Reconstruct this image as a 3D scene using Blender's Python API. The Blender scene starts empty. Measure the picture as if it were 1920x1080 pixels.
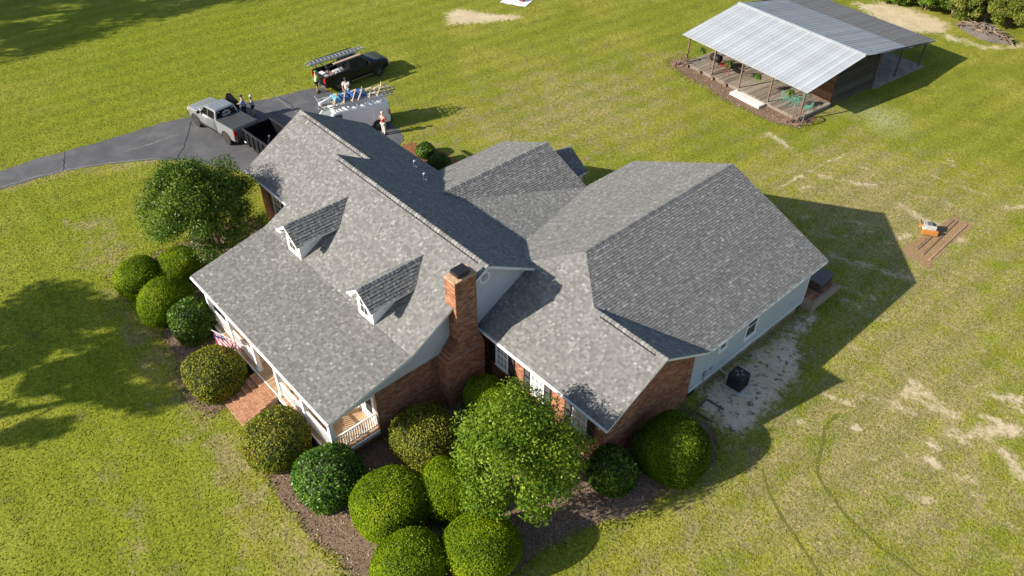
import bpy, bmesh, math, random
import numpy as np
from mathutils import Vector, Matrix, Euler

# ------------------------------------------------------------------ camera, sky, sun, exposure
SC = bpy.context.scene
F_PX, PITCH, ROLL, YAW = 1505.758, math.radians(41.1183), math.radians(0.3522), math.radians(47.754)
CAM = np.array([20.4282, -8.5555, 29.0816])
SA, SB = 0.72, 1.82                      # ground shift of a shadow for each metre of height
_fw = np.array([-math.sin(YAW)*math.cos(PITCH), math.cos(YAW)*math.cos(PITCH), -math.sin(PITCH)])
_r = np.array([math.cos(YAW), math.sin(YAW), 0.0]); _u = np.cross(_r, _fw)
_r2 = _r*math.cos(ROLL)+_u*math.sin(ROLL); _u2 = -_r*math.sin(ROLL)+_u*math.cos(ROLL)
cd = bpy.data.cameras.new('camera'); cam = bpy.data.objects.new('camera', cd)
SC.collection.objects.link(cam); SC.camera = cam
cd.sensor_width = 36.0; cd.lens = F_PX/1920*36; cd.clip_start = 0.5; cd.clip_end = 3000
M = Matrix.Identity(4)
for i in range(3):
    M[i][0] = _r2[i]; M[i][1] = _u2[i]; M[i][2] = -_fw[i]; M[i][3] = CAM[i]
cam.matrix_world = M
SC.render.resolution_x, SC.render.resolution_y = 1024, 576

SUN = Vector((-SA, -SB, 1.0)).normalized()
elev = math.asin(SUN.z); azim = math.atan2(SUN.x, SUN.y)
W = bpy.data.worlds.new('World'); SC.world = W; W.use_nodes = True
nt = W.node_tree; sky = nt.nodes.new('ShaderNodeTexSky'); sky.sky_type = 'NISHITA'
sky.sun_disc = False; sky.sun_elevation = elev; sky.sun_rotation = azim
sky.air_density = 1.0; sky.dust_density = 1.0
bg = nt.nodes['Background']; bg.inputs[1].default_value = 0.09
nt.links.new(sky.outputs[0], bg.inputs[0])
sl = bpy.data.lights.new('sun', 'SUN'); sl.energy = 5.0; sl.angle = math.radians(0.6); sl.color = (1.0, 0.92, 0.80)
so = bpy.data.objects.new('sun', sl); SC.collection.objects.link(so)
so.rotation_euler = SUN.to_track_quat('Z', 'Y').to_euler(); so.location = (-20, -40, 40)
SC.view_settings.view_transform = 'Standard'; SC.view_settings.look = 'None'
SC.view_settings.exposure = 0.9; SC.view_settings.gamma = 1.0
SC.render.engine = 'CYCLES'

# ------------------------------------------------------------------ helpers
RNG = random.Random(7)
NP = np.random.default_rng(11)
COL = SC.collection

def _ray(x, y): return _fw+_r2*(x-960)/F_PX-_u2*(y-540)/F_PX
def at(x, y, z=0.0):
    d = _ray(x, y); p = CAM+d*(z-CAM[2])/d[2]; return (float(p[0]), float(p[1]), z)
def gp(L): return [at(*p)[:2] for p in L]

class MB:
    """collects faces; every face has a material slot and a random value"""
    def __init__(s): s.v = []; s.f = []; s.m = []; s.a = []
    def add(s, vs, fs, m=0, a=None):
        b = len(s.v); s.v += [tuple(p) for p in vs]
        for f in fs:
            s.f.append(tuple(b+i for i in f)); s.m.append(m); s.a.append(RNG.random() if a is None else a)
        return s
    def box(s, c, size, rot=None, m=0, a=None, taper=1.0):
        x, y, z = [d/2 for d in size]; t = taper
        P = [(-x,-y,-z),(x,-y,-z),(x,y,-z),(-x,y,-z),(-x*t,-y*t,z),(x*t,-y*t,z),(x*t,y*t,z),(-x*t,y*t,z)]
        if rot is not None:
            R = rot if isinstance(rot, Matrix) else Euler(rot).to_matrix(); P = [R @ Vector(p) for p in P]
        P = [(p[0]+c[0], p[1]+c[1], p[2]+c[2]) for p in P]
        return s.add(P, [(0,3,2,1),(4,5,6,7),(0,1,5,4),(1,2,6,5),(2,3,7,6),(3,0,4,7)], m, a)
    def b2(s, x0, x1, y0, y1, z0, z1, m=0, a=None):
        return s.box(((x0+x1)/2,(y0+y1)/2,(z0+z1)/2), (abs(x1-x0),abs(y1-y0),abs(z1-z0)), None, m, a)
    def bar(s, p, q, w, h, m=0, a=None, up=(0,0,1)):
        p = Vector(p); q = Vector(q); d = q-p; L = d.length
        if L < 1e-6: return s
        x = d/L; u = Vector(up)
        if abs(x.dot(u)) > .98: u = Vector((0,1,0))
        y = u.cross(x).normalized(); z = x.cross(y)
        R = Matrix((x, y, z)).transposed()
        return s.box((p+q)/2, (L, w, h), R, m, a)
    def tube(s, pts, r, n=8, m=0, a=None, cap=True, closed=False):
        P = [Vector(p) for p in pts]; N = len(P); rr = r if isinstance(r, (list, tuple)) else [r]*N
        vs = []; prev = None
        for i, p in enumerate(P):
            if closed: t = P[(i+1) % N]-P[i-1]
            else: t = P[min(i+1, N-1)]-P[max(i-1, 0)]
            t.normalize()
            if prev is None:
                prev = Vector((0,0,1)).cross(t)
                if prev.length < .1: prev = Vector((1,0,0)).cross(t)
            x = (prev-t*prev.dot(t)).normalized(); prev = x; y = t.cross(x)
            for k in range(n):
                q = 2*math.pi*k/n; vs.append(p+(x*math.cos(q)+y*math.sin(q))*rr[i])
        fs = []
        for i in range(N if closed else N-1):
            j = (i+1) % N
            for k in range(n): fs.append((i*n+k, i*n+(k+1) % n, j*n+(k+1) % n, j*n+k))
        if cap and not closed: fs += [tuple(range(n-1, -1, -1)), tuple((N-1)*n+k for k in range(n))]
        return s.add(vs, fs, m, a)
    def lathe(s, prof, c=(0,0,0), n=16, axis='z', m=0, a=None):
        vs = []; fs = []
        for r, z in prof:
            for k in range(n):
                q = 2*math.pi*k/n; x, y = r*math.cos(q), r*math.sin(q)
                p = (x, y, z) if axis == 'z' else (y, z, x) if axis == 'y' else (z, x, y)
                vs.append((p[0]+c[0], p[1]+c[1], p[2]+c[2]))
        for i in range(len(prof)-1):
            for k in range(n): fs.append((i*n+k, i*n+(k+1) % n, (i+1)*n+(k+1) % n, (i+1)*n+k))
        fs += [tuple(range(n-1, -1, -1)), tuple((len(prof)-1)*n+k for k in range(n))]
        return s.add(vs, fs, m, a)
    def poly(s, pts, m=0, a=None): return s.add(pts, [tuple(range(len(pts)))], m, a)
    def slab(s, pts, d, m=0, a=None):
        """polygon of 3D points given thickness d (vector)"""
        n = len(pts); q = [(p[0]+d[0], p[1]+d[1], p[2]+d[2]) for p in pts]
        fs = [tuple(range(n)), tuple(range(2*n-1, n-1, -1))]+[(i, n+i, n+(i+1) % n, (i+1) % n) for i in range(n)]
        return s.add(list(pts)+q, fs, m, a)
    def ring(s, secs, m=0, a=None, cap=True):
        """loft through equal-length closed sections"""
        n = len(secs[0]); vs = [p for q in secs for p in q]; fs = []
        for i in range(len(secs)-1):
            for k in range(n): fs.append((i*n+k, i*n+(k+1) % n, (i+1)*n+(k+1) % n, (i+1)*n+k))
        if cap: fs += [tuple(range(n-1, -1, -1)), tuple((len(secs)-1)*n+k for k in range(n))]
        return s.add(vs, fs, m, a)
    def mesh(s, name, mats, off=(0,0,0), smooth=False, fix=True):
        me = bpy.data.meshes.new(name)
        v = s.v if off == (0,0,0) else [(p[0]-off[0], p[1]-off[1], p[2]-off[2]) for p in s.v]
        me.from_pydata(v, [], s.f)
        for k in (mats if isinstance(mats, (list, tuple)) else [mats]): me.materials.append(k)
        me.polygons.foreach_set('material_index', s.m)
        at_ = me.attributes.new('var', 'FLOAT', 'FACE'); at_.data.foreach_set('value', s.a)
        if fix and len(s.f) < 20000:
            bm = bmesh.new(); bm.from_mesh(me); bmesh.ops.recalc_face_normals(bm, faces=bm.faces); bm.to_mesh(me); bm.free()
        if smooth: me.polygons.foreach_set('use_smooth', [True]*len(me.polygons))
        me.update(); return me

def link(name, me, parent=None, loc=None, rot=None):
    o = bpy.data.objects.new(name, me); COL.objects.link(o)
    if parent: o.parent = parent
    if loc is not None: o.location = loc
    if rot is not None: o.rotation_euler = rot
    return o
def part(name, mb, mats, parent, smooth=False, bevel=0, off=None, kind=None):
    """a part: world-coordinate geometry under a root kept at parent's world origin"""
    if off is None: off = tuple(parent.get('_o', (0,0,0))) if parent else (0,0,0)
    o = link(name, mb.mesh(name, mats, off, smooth), parent)
    if parent is not None and '_o' in parent: o['_o'] = parent['_o']
    if bevel:
        b = o.modifiers.new('bevel', 'BEVEL'); b.width = bevel; b.segments = 2; b.limit_method = 'ANGLE'
    if kind: o['kind'] = kind
    return o
def thing(name, label, cat, loc=(0,0,0), rz=0.0, group=None, world=False):
    o = bpy.data.objects.new(name, None); COL.objects.link(o); o.empty_display_size = .2
    o.location = loc; o.rotation_euler = (0, 0, rz); o['label'] = label; o['category'] = cat
    if group: o['group'] = group
    if world: o['_o'] = list(map(float, loc))
    return o
def tag(o, label, cat, group=None):
    o['label'] = label; o['category'] = cat
    if group: o['group'] = group
    return o
def struct(o): o['kind'] = 'structure'; return o

# ------------------------------------------------------------------ materials
def lin(h):
    c = [int(h[i:i+2], 16)/255 for i in (0, 2, 4)]
    return tuple(x/12.92 if x <= .04045 else ((x+.055)/1.055)**2.4 for x in c)
_M = {}
class N:
    """small node-building helper"""
    def __init__(s, name):
        s.mat = bpy.data.materials.new(name); s.mat.use_nodes = True; s.t = s.mat.node_tree
        s.b = s.t.nodes['Principled BSDF']; s.out = s.t.nodes['Material Output']
    def n(s, typ, **kw):
        k = s.t.nodes.new(typ)
        for a, v in kw.items():
            if a.startswith('i_'): k.inputs[a[2:].replace('_', ' ')].default_value = v
            else: setattr(k, a, v)
        return k
    def l(s, a, b): s.t.links.new(a, b)
    def coord(s, kind='Object'): return s.n('ShaderNodeTexCoord').outputs[kind]
    def noise(s, scale, detail=3, rough=.6, vec=None, dist=0.0):
        k = s.n('ShaderNodeTexNoise'); k.inputs['Scale'].default_value = scale; k.inputs['Detail'].default_value = detail
        k.inputs['Roughness'].default_value = rough; k.inputs['Distortion'].default_value = dist
        if vec is not None: s.l(vec, k.inputs['Vector'])
        return k.outputs['Fac']
    def attr(s, name): return s.n('ShaderNodeAttribute', attribute_name=name).outputs['Fac']
    def ramp(s, fac, stops):
        k = s.n('ShaderNodeValToRGB'); e = k.color_ramp.elements
        while len(e) < len(stops): e.new(.5)
        for i, (p, c) in enumerate(stops):
            e[i].position = p; e[i].color = (*c, 1) if len(c) == 3 else c
        s.l(fac, k.inputs[0]); return k.outputs[0]
    def mix(s, fac, a, b, typ='MIX'):
        k = s.n('ShaderNodeMix', data_type='RGBA', blend_type=typ)
        for i, v in ((0, fac), (6, a), (7, b)):
            if isinstance(v, (int, float)): k.inputs[i].default_value = v
            elif isinstance(v, tuple): k.inputs[i].default_value = (*v, 1) if len(v) == 3 else v
            else: s.l(v, k.inputs[i])
        return k.outputs[2]
    def math(s, op, a, b=0.0, c=None, clamp=False):
        k = s.n('ShaderNodeMath', operation=op, use_clamp=clamp)
        for i, v in enumerate((a, b) if c is None else (a, b, c)):
            if isinstance(v, (int, float)): k.inputs[i].default_value = v
            else: s.l(v, k.inputs[i])
        return k.outputs[0]
    def step(s, v, lo, hi):
        k = s.n('ShaderNodeMapRange', interpolation_type='SMOOTHSTEP'); k.inputs[1].default_value = lo; k.inputs[2].default_value = hi
        s.l(v, k.inputs[0]); return k.outputs[0]
    def bump(s, h, strength=.4, dist=.02):
        k = s.n('ShaderNodeBump'); k.inputs['Strength'].default_value = strength; k.inputs['Distance'].default_value = dist
        s.l(h, k.inputs['Height']); s.l(k.outputs[0], s.b.inputs['Normal'])
    def col(s, c): s.l(c, s.b.inputs['Base Color'])

def mat(name, c, rough=.7, metal=0.0, var=.12, scale=6.0, bump=0.0, attr=0.0, spec=.5, coat=0.0):
    """plain procedural material: base colour broken up by noise and by each face's random value"""
    if name in _M: return _M[name]
    c = lin(c) if isinstance(c, str) else c
    k = N(name); v = k.coord()
    n1 = k.noise(scale, 4, .65, v)
    lo = tuple(x*(1-var*1.6) for x in c); hi = tuple(min(x*(1+var*1.2), .95) for x in c)
    col = k.ramp(n1, [(.25, lo), (.75, hi)])
    if attr:
        a = k.attr('var'); g = k.math('MULTIPLY_ADD', a, 2*attr, 1-attr)
        col = k.mix(1.0, col, k.n('ShaderNodeCombineColor').outputs[0], 'MULTIPLY')
        cc = [x for x in k.t.nodes if x.bl_idname == 'ShaderNodeCombineColor'][-1]
        for i in range(3): k.l(g, cc.inputs[i])
    k.col(col); k.b.inputs['Roughness'].default_value = rough; k.b.inputs['Metallic'].default_value = metal
    k.b.inputs['Specular IOR Level'].default_value = spec; k.b.inputs['Coat Weight'].default_value = coat
    if bump: k.bump(k.noise(scale*4, 3, .6, v), bump, .02)
    _M[name] = k.mat; return k.mat

def mat_attr(name, stops, rough=.9, nscale=30.0, namt=.25, bump=.3, bs=60.0, spec=.2, stain=0.0):
    """colour chosen piece by piece from the face attribute, with fine grain on top"""
    if name in _M: return _M[name]
    k = N(name); v = k.coord(); c = k.ramp(k.attr('var'), stops)
    n1 = k.noise(nscale, 3, .7, v)
    c = k.mix(namt, c, k.ramp(n1, [(.3, (.35,.35,.35)), (.7, (1.0,1.0,1.0))]), 'MULTIPLY')
    if stain:
        n2 = k.noise(.55, 4, .6, v, .6)
        c = k.mix(stain, c, k.ramp(n2, [(.35, (.62,.62,.6)), (.62, (1.0,1.0,1.0))]), 'MULTIPLY')
    k.col(c); k.b.inputs['Roughness'].default_value = rough; k.b.inputs['Specular IOR Level'].default_value = spec
    if bump: k.bump(k.noise(bs, 3, .6, v), bump, .01)
    _M[name] = k.mat; return k.mat

def mat_leaf(name, stops, trans=.3, rough=.55, spec=.2):
    if name in _M: return _M[name]
    k = N(name); c = k.ramp(k.attr('var'), stops)
    k.col(c); k.b.inputs['Roughness'].default_value = rough; k.b.inputs['Specular IOR Level'].default_value = spec
    tr = k.n('ShaderNodeBsdfTranslucent'); k.l(c, tr.inputs[0])
    mx = k.n('ShaderNodeMixShader'); mx.inputs[0].default_value = trans
    k.l(k.b.outputs[0], mx.inputs[1]); k.l(tr.outputs[0], mx.inputs[2]); k.l(mx.outputs[0], k.out.inputs[0])
    _M[name] = k.mat; return k.mat

WHITE = mat('white_paint', (.78,.77,.75), .55, var=.05, scale=3, bump=.05)
TRIM = mat('trim_white', (.70,.70,.70), .5, var=.06, scale=2)
SIDING = mat('pale_siding', (.52,.51,.53), .65, var=.05, scale=1.5, bump=.04)
BLACK = mat('black_paint', (.012,.012,.013), .45, var=.3, scale=5)
GLASS = mat('window_glass', (.02,.028,.03), .06, var=.2, scale=1.2, spec=.9)
CURTAIN = mat('curtained_glass', (.36,.40,.42), .12, var=.35, scale=7, spec=.8)
MORTAR = mat('mortar', (.33,.25,.19), .95, var=.15, scale=8, bump=.2)
BRICK = mat_attr('brick', [(0,(.22,.09,.052)),(.3,(.32,.135,.076)),(.65,(.41,.185,.103)),(.9,(.50,.26,.15)),(1,(.19,.09,.062))], .92, 40, .3, .3, 80, stain=.35)
STEPBRICK = mat_attr('step_brick', [(0,(.40,.20,.115)),(.5,(.48,.25,.145)),(1,(.54,.30,.18))], .9, 40, .25, .3, 80, stain=.3)
SHINGLE = mat_attr('asphalt_shingle', [(0,(.140,.139,.133)),(.35,(.180,.178,.170)),(.65,(.220,.217,.207)),(.88,(.275,.271,.256)),(1,(.34,.335,.316))], .95, 55, .25, .35, 120, stain=.10)
EDGE = mat('shingle_edge', (.07,.069,.067), .95, var=.3, scale=9)
RIDGE = mat_attr('ridge_shingle', [(0,(.135,.136,.135)),(.5,(.185,.185,.18)),(1,(.25,.25,.24))], .95, 55, .25, .3, 120)
DECK = mat('roof_deck', (.16,.16,.155), .9, var=.2, scale=3)
CONC = mat('concrete', (.42,.40,.37), .9, var=.2, scale=2.5, bump=.15)
FLOORWOOD = mat_attr('porch_boards', [(0,(.38,.24,.14)),(.5,(.46,.30,.18)),(1,(.54,.37,.24))], .7, 20, .2, .1, 40)
# ------------------------------------------------------------------ ground with painted wear (sand, thin grass, lush grass)
def axis(lo, hi, step, far):
    a = list(np.arange(lo, hi+step/2, step)); o = []
    d = step
    x = hi
    while x < far: d *= 1.35; x += d; o.append(x)
    p = []; d = step; x = lo
    while x > -far: d *= 1.35; x -= d; p.append(x)
    return np.array(p[::-1]+a+o)
gx = axis(-72, 26, .3, 900); gy = axis(-20, 84, .3, 900)
GX, GY = np.meshgrid(gx, gy); nx, ny = len(gx), len(gy)
def inside_dist(poly, X, Y):
    """signed distance (positive inside) to a closed polygon"""
    P = np.array(poly); n = len(P); d = np.full(X.shape, 1e9); ins = np.zeros(X.shape, bool)
    for i in range(n):
        a, b = P[i], P[(i+1) % n]; e = b-a
        t = np.clip(((X-a[0])*e[0]+(Y-a[1])*e[1])/(e@e+1e-12), 0, 1)
        d = np.minimum(d, np.hypot(X-a[0]-t*e[0], Y-a[1]-t*e[1]))
        c = (a[1] > Y) != (b[1] > Y)
        ins ^= c & (X < (b[0]-a[0])*(Y-a[1])/(b[1]-a[1]+1e-12)+a[0])
    return np.where(ins, d, -d)
def line_dist(pts, X, Y):
    d = np.full(X.shape, 1e9); P = np.array(pts)
    for a, b in zip(P[:-1], P[1:]):
        e = b-a; t = np.clip(((X-a[0])*e[0]+(Y-a[1])*e[1])/(e@e+1e-12), 0, 1)
        d = np.minimum(d, np.hypot(X-a[0]-t*e[0], Y-a[1]-t*e[1]))
    return d
sand = np.zeros(GX.shape); dry = np.zeros(GX.shape); lush = np.zeros(GX.shape); lime = np.zeros(GX.shape); grey = np.zeros(GX.shape)
def paint(A, poly, w=.6, v=1.0):
    A[:] = np.maximum(A, v*np.clip(.5+inside_dist(poly, GX, GY)/(2*w), 0, 1))
def stroke(A, pts, r, w=.5, v=1.0):
    A[:] = np.maximum(A, v*np.clip(.5+(r-line_dist(pts, GX, GY))/(2*w), 0, 1))
def spot(A, px, py, r, w=.4, v=1.0):
    p = at(px, py); A[:] = np.maximum(A, v*np.clip(.5+(r-np.hypot(GX-p[0], GY-p[1]))/(2*w), 0, 1))
# bare sand
paint(sand, gp([(833,25),(860,14),(905,22),(940,26),(985,28),(978,36),(905,44),(835,49)]), .8)
paint(sand, gp([(1590,4),(1650,2),(1700,10),(1760,32),(1790,48),(1775,66),(1700,62),(1650,44)]), 1.2)
paint(sand, gp([(1770,58),(1850,86),(1925,78),(1925,92),(1850,94),(1765,72)]), 1.0)
paint(sand, gp([(1296,748),(1345,700),(1440,640),(1505,590),(1528,545),(1538,600),(1505,640),(1512,690),(1480,735),(1430,790),(1385,822),(1335,800)]), .8, 1.02)
stroke(dry, gp([(1310,720),(1400,655),(1500,575),(1530,540)]), .5, .4, 1.3)
paint(sand, gp([(1520,480),(1700,560),(1600,640),(1540,600)]), 2.0, .42)
paint(grey, gp([(1290,752),(1345,690),(1440,630),(1510,575),(1540,590),(1510,650),(1515,690),(1440,800),(1380,830),(1330,810)]), 1.2)
paint(sand, gp([(1758,790),(1805,806),(1880,780),(1925,800),(1925,826),(1850,822),(1790,838),(1765,815)]), .5, .86)
spot(sand, 1605, 802, .3, .15); spot(sand, 1752, 868, .33, .2); spot(sand, 1612, 806, .2, .15)
for p, q, r, v in (((1640,745),(1720,775),.3,.75),((1700,740),(1760,770),.35,.78),((1715,725),(1810,760),.2,.55),((1885,850),(1925,905),.45,.74),
                   ((1590,640),(1640,680),.2,.66),((1710,715),(1790,780),.4,.74),((1835,720),(1870,745),.3,.6),((1560,690),(1610,700),.15,.55),((1850,955),(1915,1000),.25,.62),
                   ((1470,770),(1520,800),.3,.58),((1640,740),(1680,760),.2,.6),((1540,440),(1590,445),.25,.66),((1560,480),(1700,520),.5,.56),((1670,455),(1700,440),.3,.8),
                   ((1690,385),(1745,420),.5,.62),((1580,560),(1650,600),.35,.6),((1530,520),(1640,560),.4,.58),((1660,300),(1860,370),.25,.57),((1540,330),(1640,350),.4,.58),((1440,250),(1500,290),.5,.56)):
    stroke(sand, gp([p, q]), r, .45, v+.12)
stroke(sand, gp([(1452,356),(1520,320),(1588,287)]), .16, .22, .9)
stroke(sand, gp([(1505,330),(1530,322)]), .5, .5, .6)
spot(sand, 1730, 30, .4, .5, .5)
rs = random.Random(21)
for i in range(46):
    x, y = rs.uniform(1540,1930), rs.uniform(690,930)
    if x < 1600+ (930-y)*.2 and y > 840: continue
    stroke(sand, gp([(x,y),(x+rs.uniform(10,50),y+rs.uniform(-4,22))]), rs.uniform(.08,.3), .3, rs.uniform(.66,.95))
for i in range(34):
    x, y = rs.uniform(1400,1925), rs.uniform(240,520)
    stroke(sand, gp([(x,y),(x+rs.uniform(10,45),y+rs.uniform(-8,12))]), rs.uniform(.1,.35), .35, rs.uniform(.56,.80))
for i in range(14):
    x, y = rs.uniform(820,1250), rs.uniform(20,260)
    stroke(sand, gp([(x,y),(x+rs.uniform(10,40),y+rs.uniform(-8,8))]), rs.uniform(.1,.3), .35, rs.uniform(.40,.55))
# thin dry grass
paint(dry, gp([(1380,330),(1600,250),(1925,380),(1925,1090),(1200,1090),(1300,900),(1400,760),(1600,560)]), 6, 1.0)
paint(dry, gp([(760,240),(1000,120),(1260,110),(1300,260),(1050,330),(880,300)]), 7, .8)
stroke(dry, gp([(0,330),(190,280),(360,222),(600,166)]), .5, .6, .75)
stroke(dry, gp([(0,358),(120,325),(300,302),(400,316)]), .5, .6, .8)
stroke(dry, gp([(170,420),(300,640),(430,860),(560,1080)]), 1.2, 1.6, .75)
stroke(dry, gp([(260,560),(330,700),(400,830),(500,980),(640,1080)]), .5, .8, .85)
stroke(dry, gp([(180,800),(240,920),(280,1080)]), .5, 1.2, .6)
stroke(dry, gp([(1225,105),(1270,130),(1380,190),(1490,228),(1560,210)]), .8, 1.2, .8)
paint(dry, gp([(700,1080),(1000,1060),(1180,980),(1400,980),(1500,1090),(900,1090)]), 3, .55)
stroke(dry, gp([(1400,250),(1540,280),(1700,320),(1900,400)]), .8, 3, .75)
# lusher green
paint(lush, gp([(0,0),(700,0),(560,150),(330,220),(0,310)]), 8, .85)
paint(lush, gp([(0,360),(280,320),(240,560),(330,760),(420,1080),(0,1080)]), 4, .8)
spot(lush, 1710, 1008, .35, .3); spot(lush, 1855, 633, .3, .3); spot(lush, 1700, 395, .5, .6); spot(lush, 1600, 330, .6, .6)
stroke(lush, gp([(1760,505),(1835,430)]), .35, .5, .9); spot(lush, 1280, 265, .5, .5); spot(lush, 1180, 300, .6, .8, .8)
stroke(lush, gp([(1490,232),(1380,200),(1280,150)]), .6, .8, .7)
# pale spray-dust by the shed
paint(lime, gp([(1590,205),(1640,190),(1690,215),(1715,240),(1690,256),(1640,248)]), 2.2, .9)
dist = np.zeros(GX.shape)
GZ = np.zeros(GX.shape)
gm = bpy.data.meshes.new('lawn')
V = np.stack([GX, GY, GZ], -1).reshape(-1, 3)
I = np.arange(nx*ny).reshape(ny, nx)
Fq = np.stack([I[:-1,:-1], I[:-1,1:], I[1:,1:], I[1:,:-1]], -1).reshape(-1, 4)
gm.vertices.add(len(V)); gm.vertices.foreach_set('co', V.ravel())
gm.loops.add(Fq.size); gm.loops.foreach_set('vertex_index', Fq.ravel().astype(np.int32))
gm.polygons.add(len(Fq)); gm.polygons.foreach_set('loop_start', np.arange(0, Fq.size, 4, dtype=np.int32))
gm.update(); gm.validate()
for n_, A in (('sand', sand), ('dry', dry), ('lush', lush), ('lime', lime), ('grey', grey)):
    a = gm.attributes.new(n_, 'FLOAT', 'POINT'); a.data.foreach_set('value', A.ravel().astype(np.float32))
k = N('lawn'); v = k.coord()
fine = k.noise(8.5, 4, .8, v); fine2 = k.noise(20, 2, .7, v); mid = k.noise(2.4, 4, .65, v); big = k.noise(.20, 3, .55, v, .5); patch = k.noise(.8, 5, .72, v, .4)
blade = k.n('ShaderNodeMapping'); blade.inputs['Scale'].default_value = (1.0, .4, 1); blade.inputs['Rotation'].default_value = (0, 0, .4)
k.l(v, blade.inputs[0]); streak = k.noise(7, 4, .75, blade.outputs[0])
c = k.ramp(big, [(.33, (.178,.205,.022)), (.50, (.214,.228,.030)), (.68, (.275,.265,.052))])
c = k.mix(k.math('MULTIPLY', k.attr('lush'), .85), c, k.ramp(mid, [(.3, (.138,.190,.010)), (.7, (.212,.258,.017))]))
c = k.mix(k.math('MULTIPLY', k.step(patch, .52, .68), .6), c, (.100,.128,.018))
dm = k.step(k.math('ADD', k.attr('dry'), k.math('MULTIPLY', k.math('SUBTRACT', patch, .5), 2.6)), .25, 1.0)
c = k.mix(k.math('MULTIPLY', dm, .85), c, k.ramp(mid, [(.3, (.225,.185,.085)), (.7, (.36,.30,.165))]))
# mowing lines
sx = k.n('ShaderNodeSeparateXYZ'); k.l(v, sx.inputs[0]); front = k.step(sx.outputs[1], 1.0, -4.0)
for rot, wgt in ((.10, None), (1.60, front)):
    wv = k.n('ShaderNodeTexWave', wave_type='BANDS', bands_direction='X'); wv.inputs['Scale'].default_value = .17; wv.inputs['Distortion'].default_value = 2.6
    wv.inputs['Detail'].default_value = 3; wv.inputs['Detail Scale'].default_value = .5
    mp = k.n('ShaderNodeMapping'); mp.inputs['Rotation'].default_value = (0, 0, rot); k.l(v, mp.inputs[0]); k.l(mp.outputs[0], wv.inputs[0])
    fac = k.math('MULTIPLY', front, .24) if wgt is not None else k.math('MULTIPLY', k.math('SUBTRACT', 1.0, front), .28)
    c = k.mix(fac, c, k.ramp(wv.outputs['Fac'], [(.15, (.62,.68,.6)), (.5, (.95,.96,.92)), (.85, (1.16,1.12,1.05))]), 'MULTIPLY')
c = k.mix(.9, c, k.ramp(fine, [(.32, (.36,.40,.32)), (.47, (.90,.91,.88)), (.66, (1.6,1.52,1.45))]), 'MULTIPLY')
c = k.mix(.6, c, k.ramp(streak, [(.30, (.5,.54,.46)), (.70, (1.4,1.34,1.3))]), 'MULTIPLY')
c = k.mix(.5, c, k.ramp(fine2, [(.30, (.55,.56,.5)), (.70, (1.4,1.38,1.3))]), 'MULTIPLY')
c = k.mix(k.math('MULTIPLY', k.step(k.math('ADD', k.attr('lime'), k.math('MULTIPLY', k.math('SUBTRACT', patch, .5), .9)), .15, 1.3), .55), c, k.mix(.6, (.44,.52,.36), k.ramp(fine, [(.3, (.55,.55,.55)), (.68, (1.3,1.3,1.3))]), 'MULTIPLY'))
rag = k.math('ADD', k.math('MULTIPLY', k.math('SUBTRACT', k.noise(1.1, 7, .78, v, .5), .5), 1.7), k.math('MULTIPLY', k.math('SUBTRACT', k.noise(4.5, 5, .75, v), .5), 1.1))
sm = k.step(k.math('ADD', k.attr('sand'), rag), .46, .90)
gm_ = k.step(k.math('ADD', k.attr('grey'), k.math('MULTIPLY', k.math('SUBTRACT', mid, .5), .6)), .3, .8)
sc_ = k.mix(gm_, k.ramp(patch, [(.3, (.48,.38,.235)), (.7, (.64,.54,.38))]), k.ramp(patch, [(.30, (.50,.33,.21)), (.48, (.70,.56,.42)), (.68, (.74,.64,.52))]))
sc_ = k.mix(.6, sc_, k.ramp(fine, [(.3, (.70,.68,.64)), (.7, (1.12,1.12,1.12))]), 'MULTIPLY')
c = k.mix(k.math('MULTIPLY', sm, .92), c, sc_)
deb = k.math('MULTIPLY', gm_, k.step(k.noise(2.6, 6, .8, v), .53, .60))
c = k.mix(k.math('MULTIPLY', deb, .85), c, k.ramp(fine, [(.4, (.03,.04,.012)), (.6, (.10,.085,.045))]))
k.col(c); k.b.inputs['Roughness'].default_value = .95; k.b.inputs['Specular IOR Level'].default_value = .1
hh = k.math('ADD', k.math('MULTIPLY', fine, .7), k.math('MULTIPLY', mid, .6))
bp_ = k.n('ShaderNodeBump'); bp_.inputs['Strength'].default_value = .6; bp_.inputs['Distance'].default_value = .12
k.l(hh, bp_.inputs['Height']); k.l(bp_.outputs[0], k.b.inputs['Normal'])
gm.materials.append(k.mat)
LAWN_MAT = k.mat
struct(link('lawn', gm))

BEDS = []
def sheet(name, px, z, material, jitter=.12, sub=.15, world=None, seed=1):
    """flat irregular sheet on the ground from an outline; the edge wanders and frays"""
    P = world if world else gp(px); rr = random.Random(seed); Q = []; w1 = w2 = 0.0
    for a, b in zip(P, P[1:]+P[:1]):
        L = math.hypot(b[0]-a[0], b[1]-a[1]); m = max(1, int(L/sub))
        for i in range(m):
            t = i/m; nx_, ny_ = -(b[1]-a[1])/max(L, 1e-6), (b[0]-a[0])/max(L, 1e-6)
            w1 = w1*.93+rr.gauss(0, jitter*.45); w2 = w2*.5+rr.gauss(0, jitter*.30); j = w1+w2
            Q.append((a[0]+(b[0]-a[0])*t+nx_*j, a[1]+(b[1]-a[1])*t+ny_*j, z))
    from mathutils.geometry import tessellate_polygon
    T = tessellate_polygon([[Vector(q) for q in Q]])
    me = bpy.data.meshes.new(name); F_ = []
    for f in T:
        p, q, r = (Q[i] for i in f); cr = (q[0]-p[0])*(r[1]-p[1])-(q[1]-p[1])*(r[0]-p[0])
        if abs(cr) > 1e-7: F_.append(f if cr > 0 else f[::-1])
    me.from_pydata(Q, [], F_); me.materials.append(material)
    BEDS.append((name, Q)); return struct(link(name, me))

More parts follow.
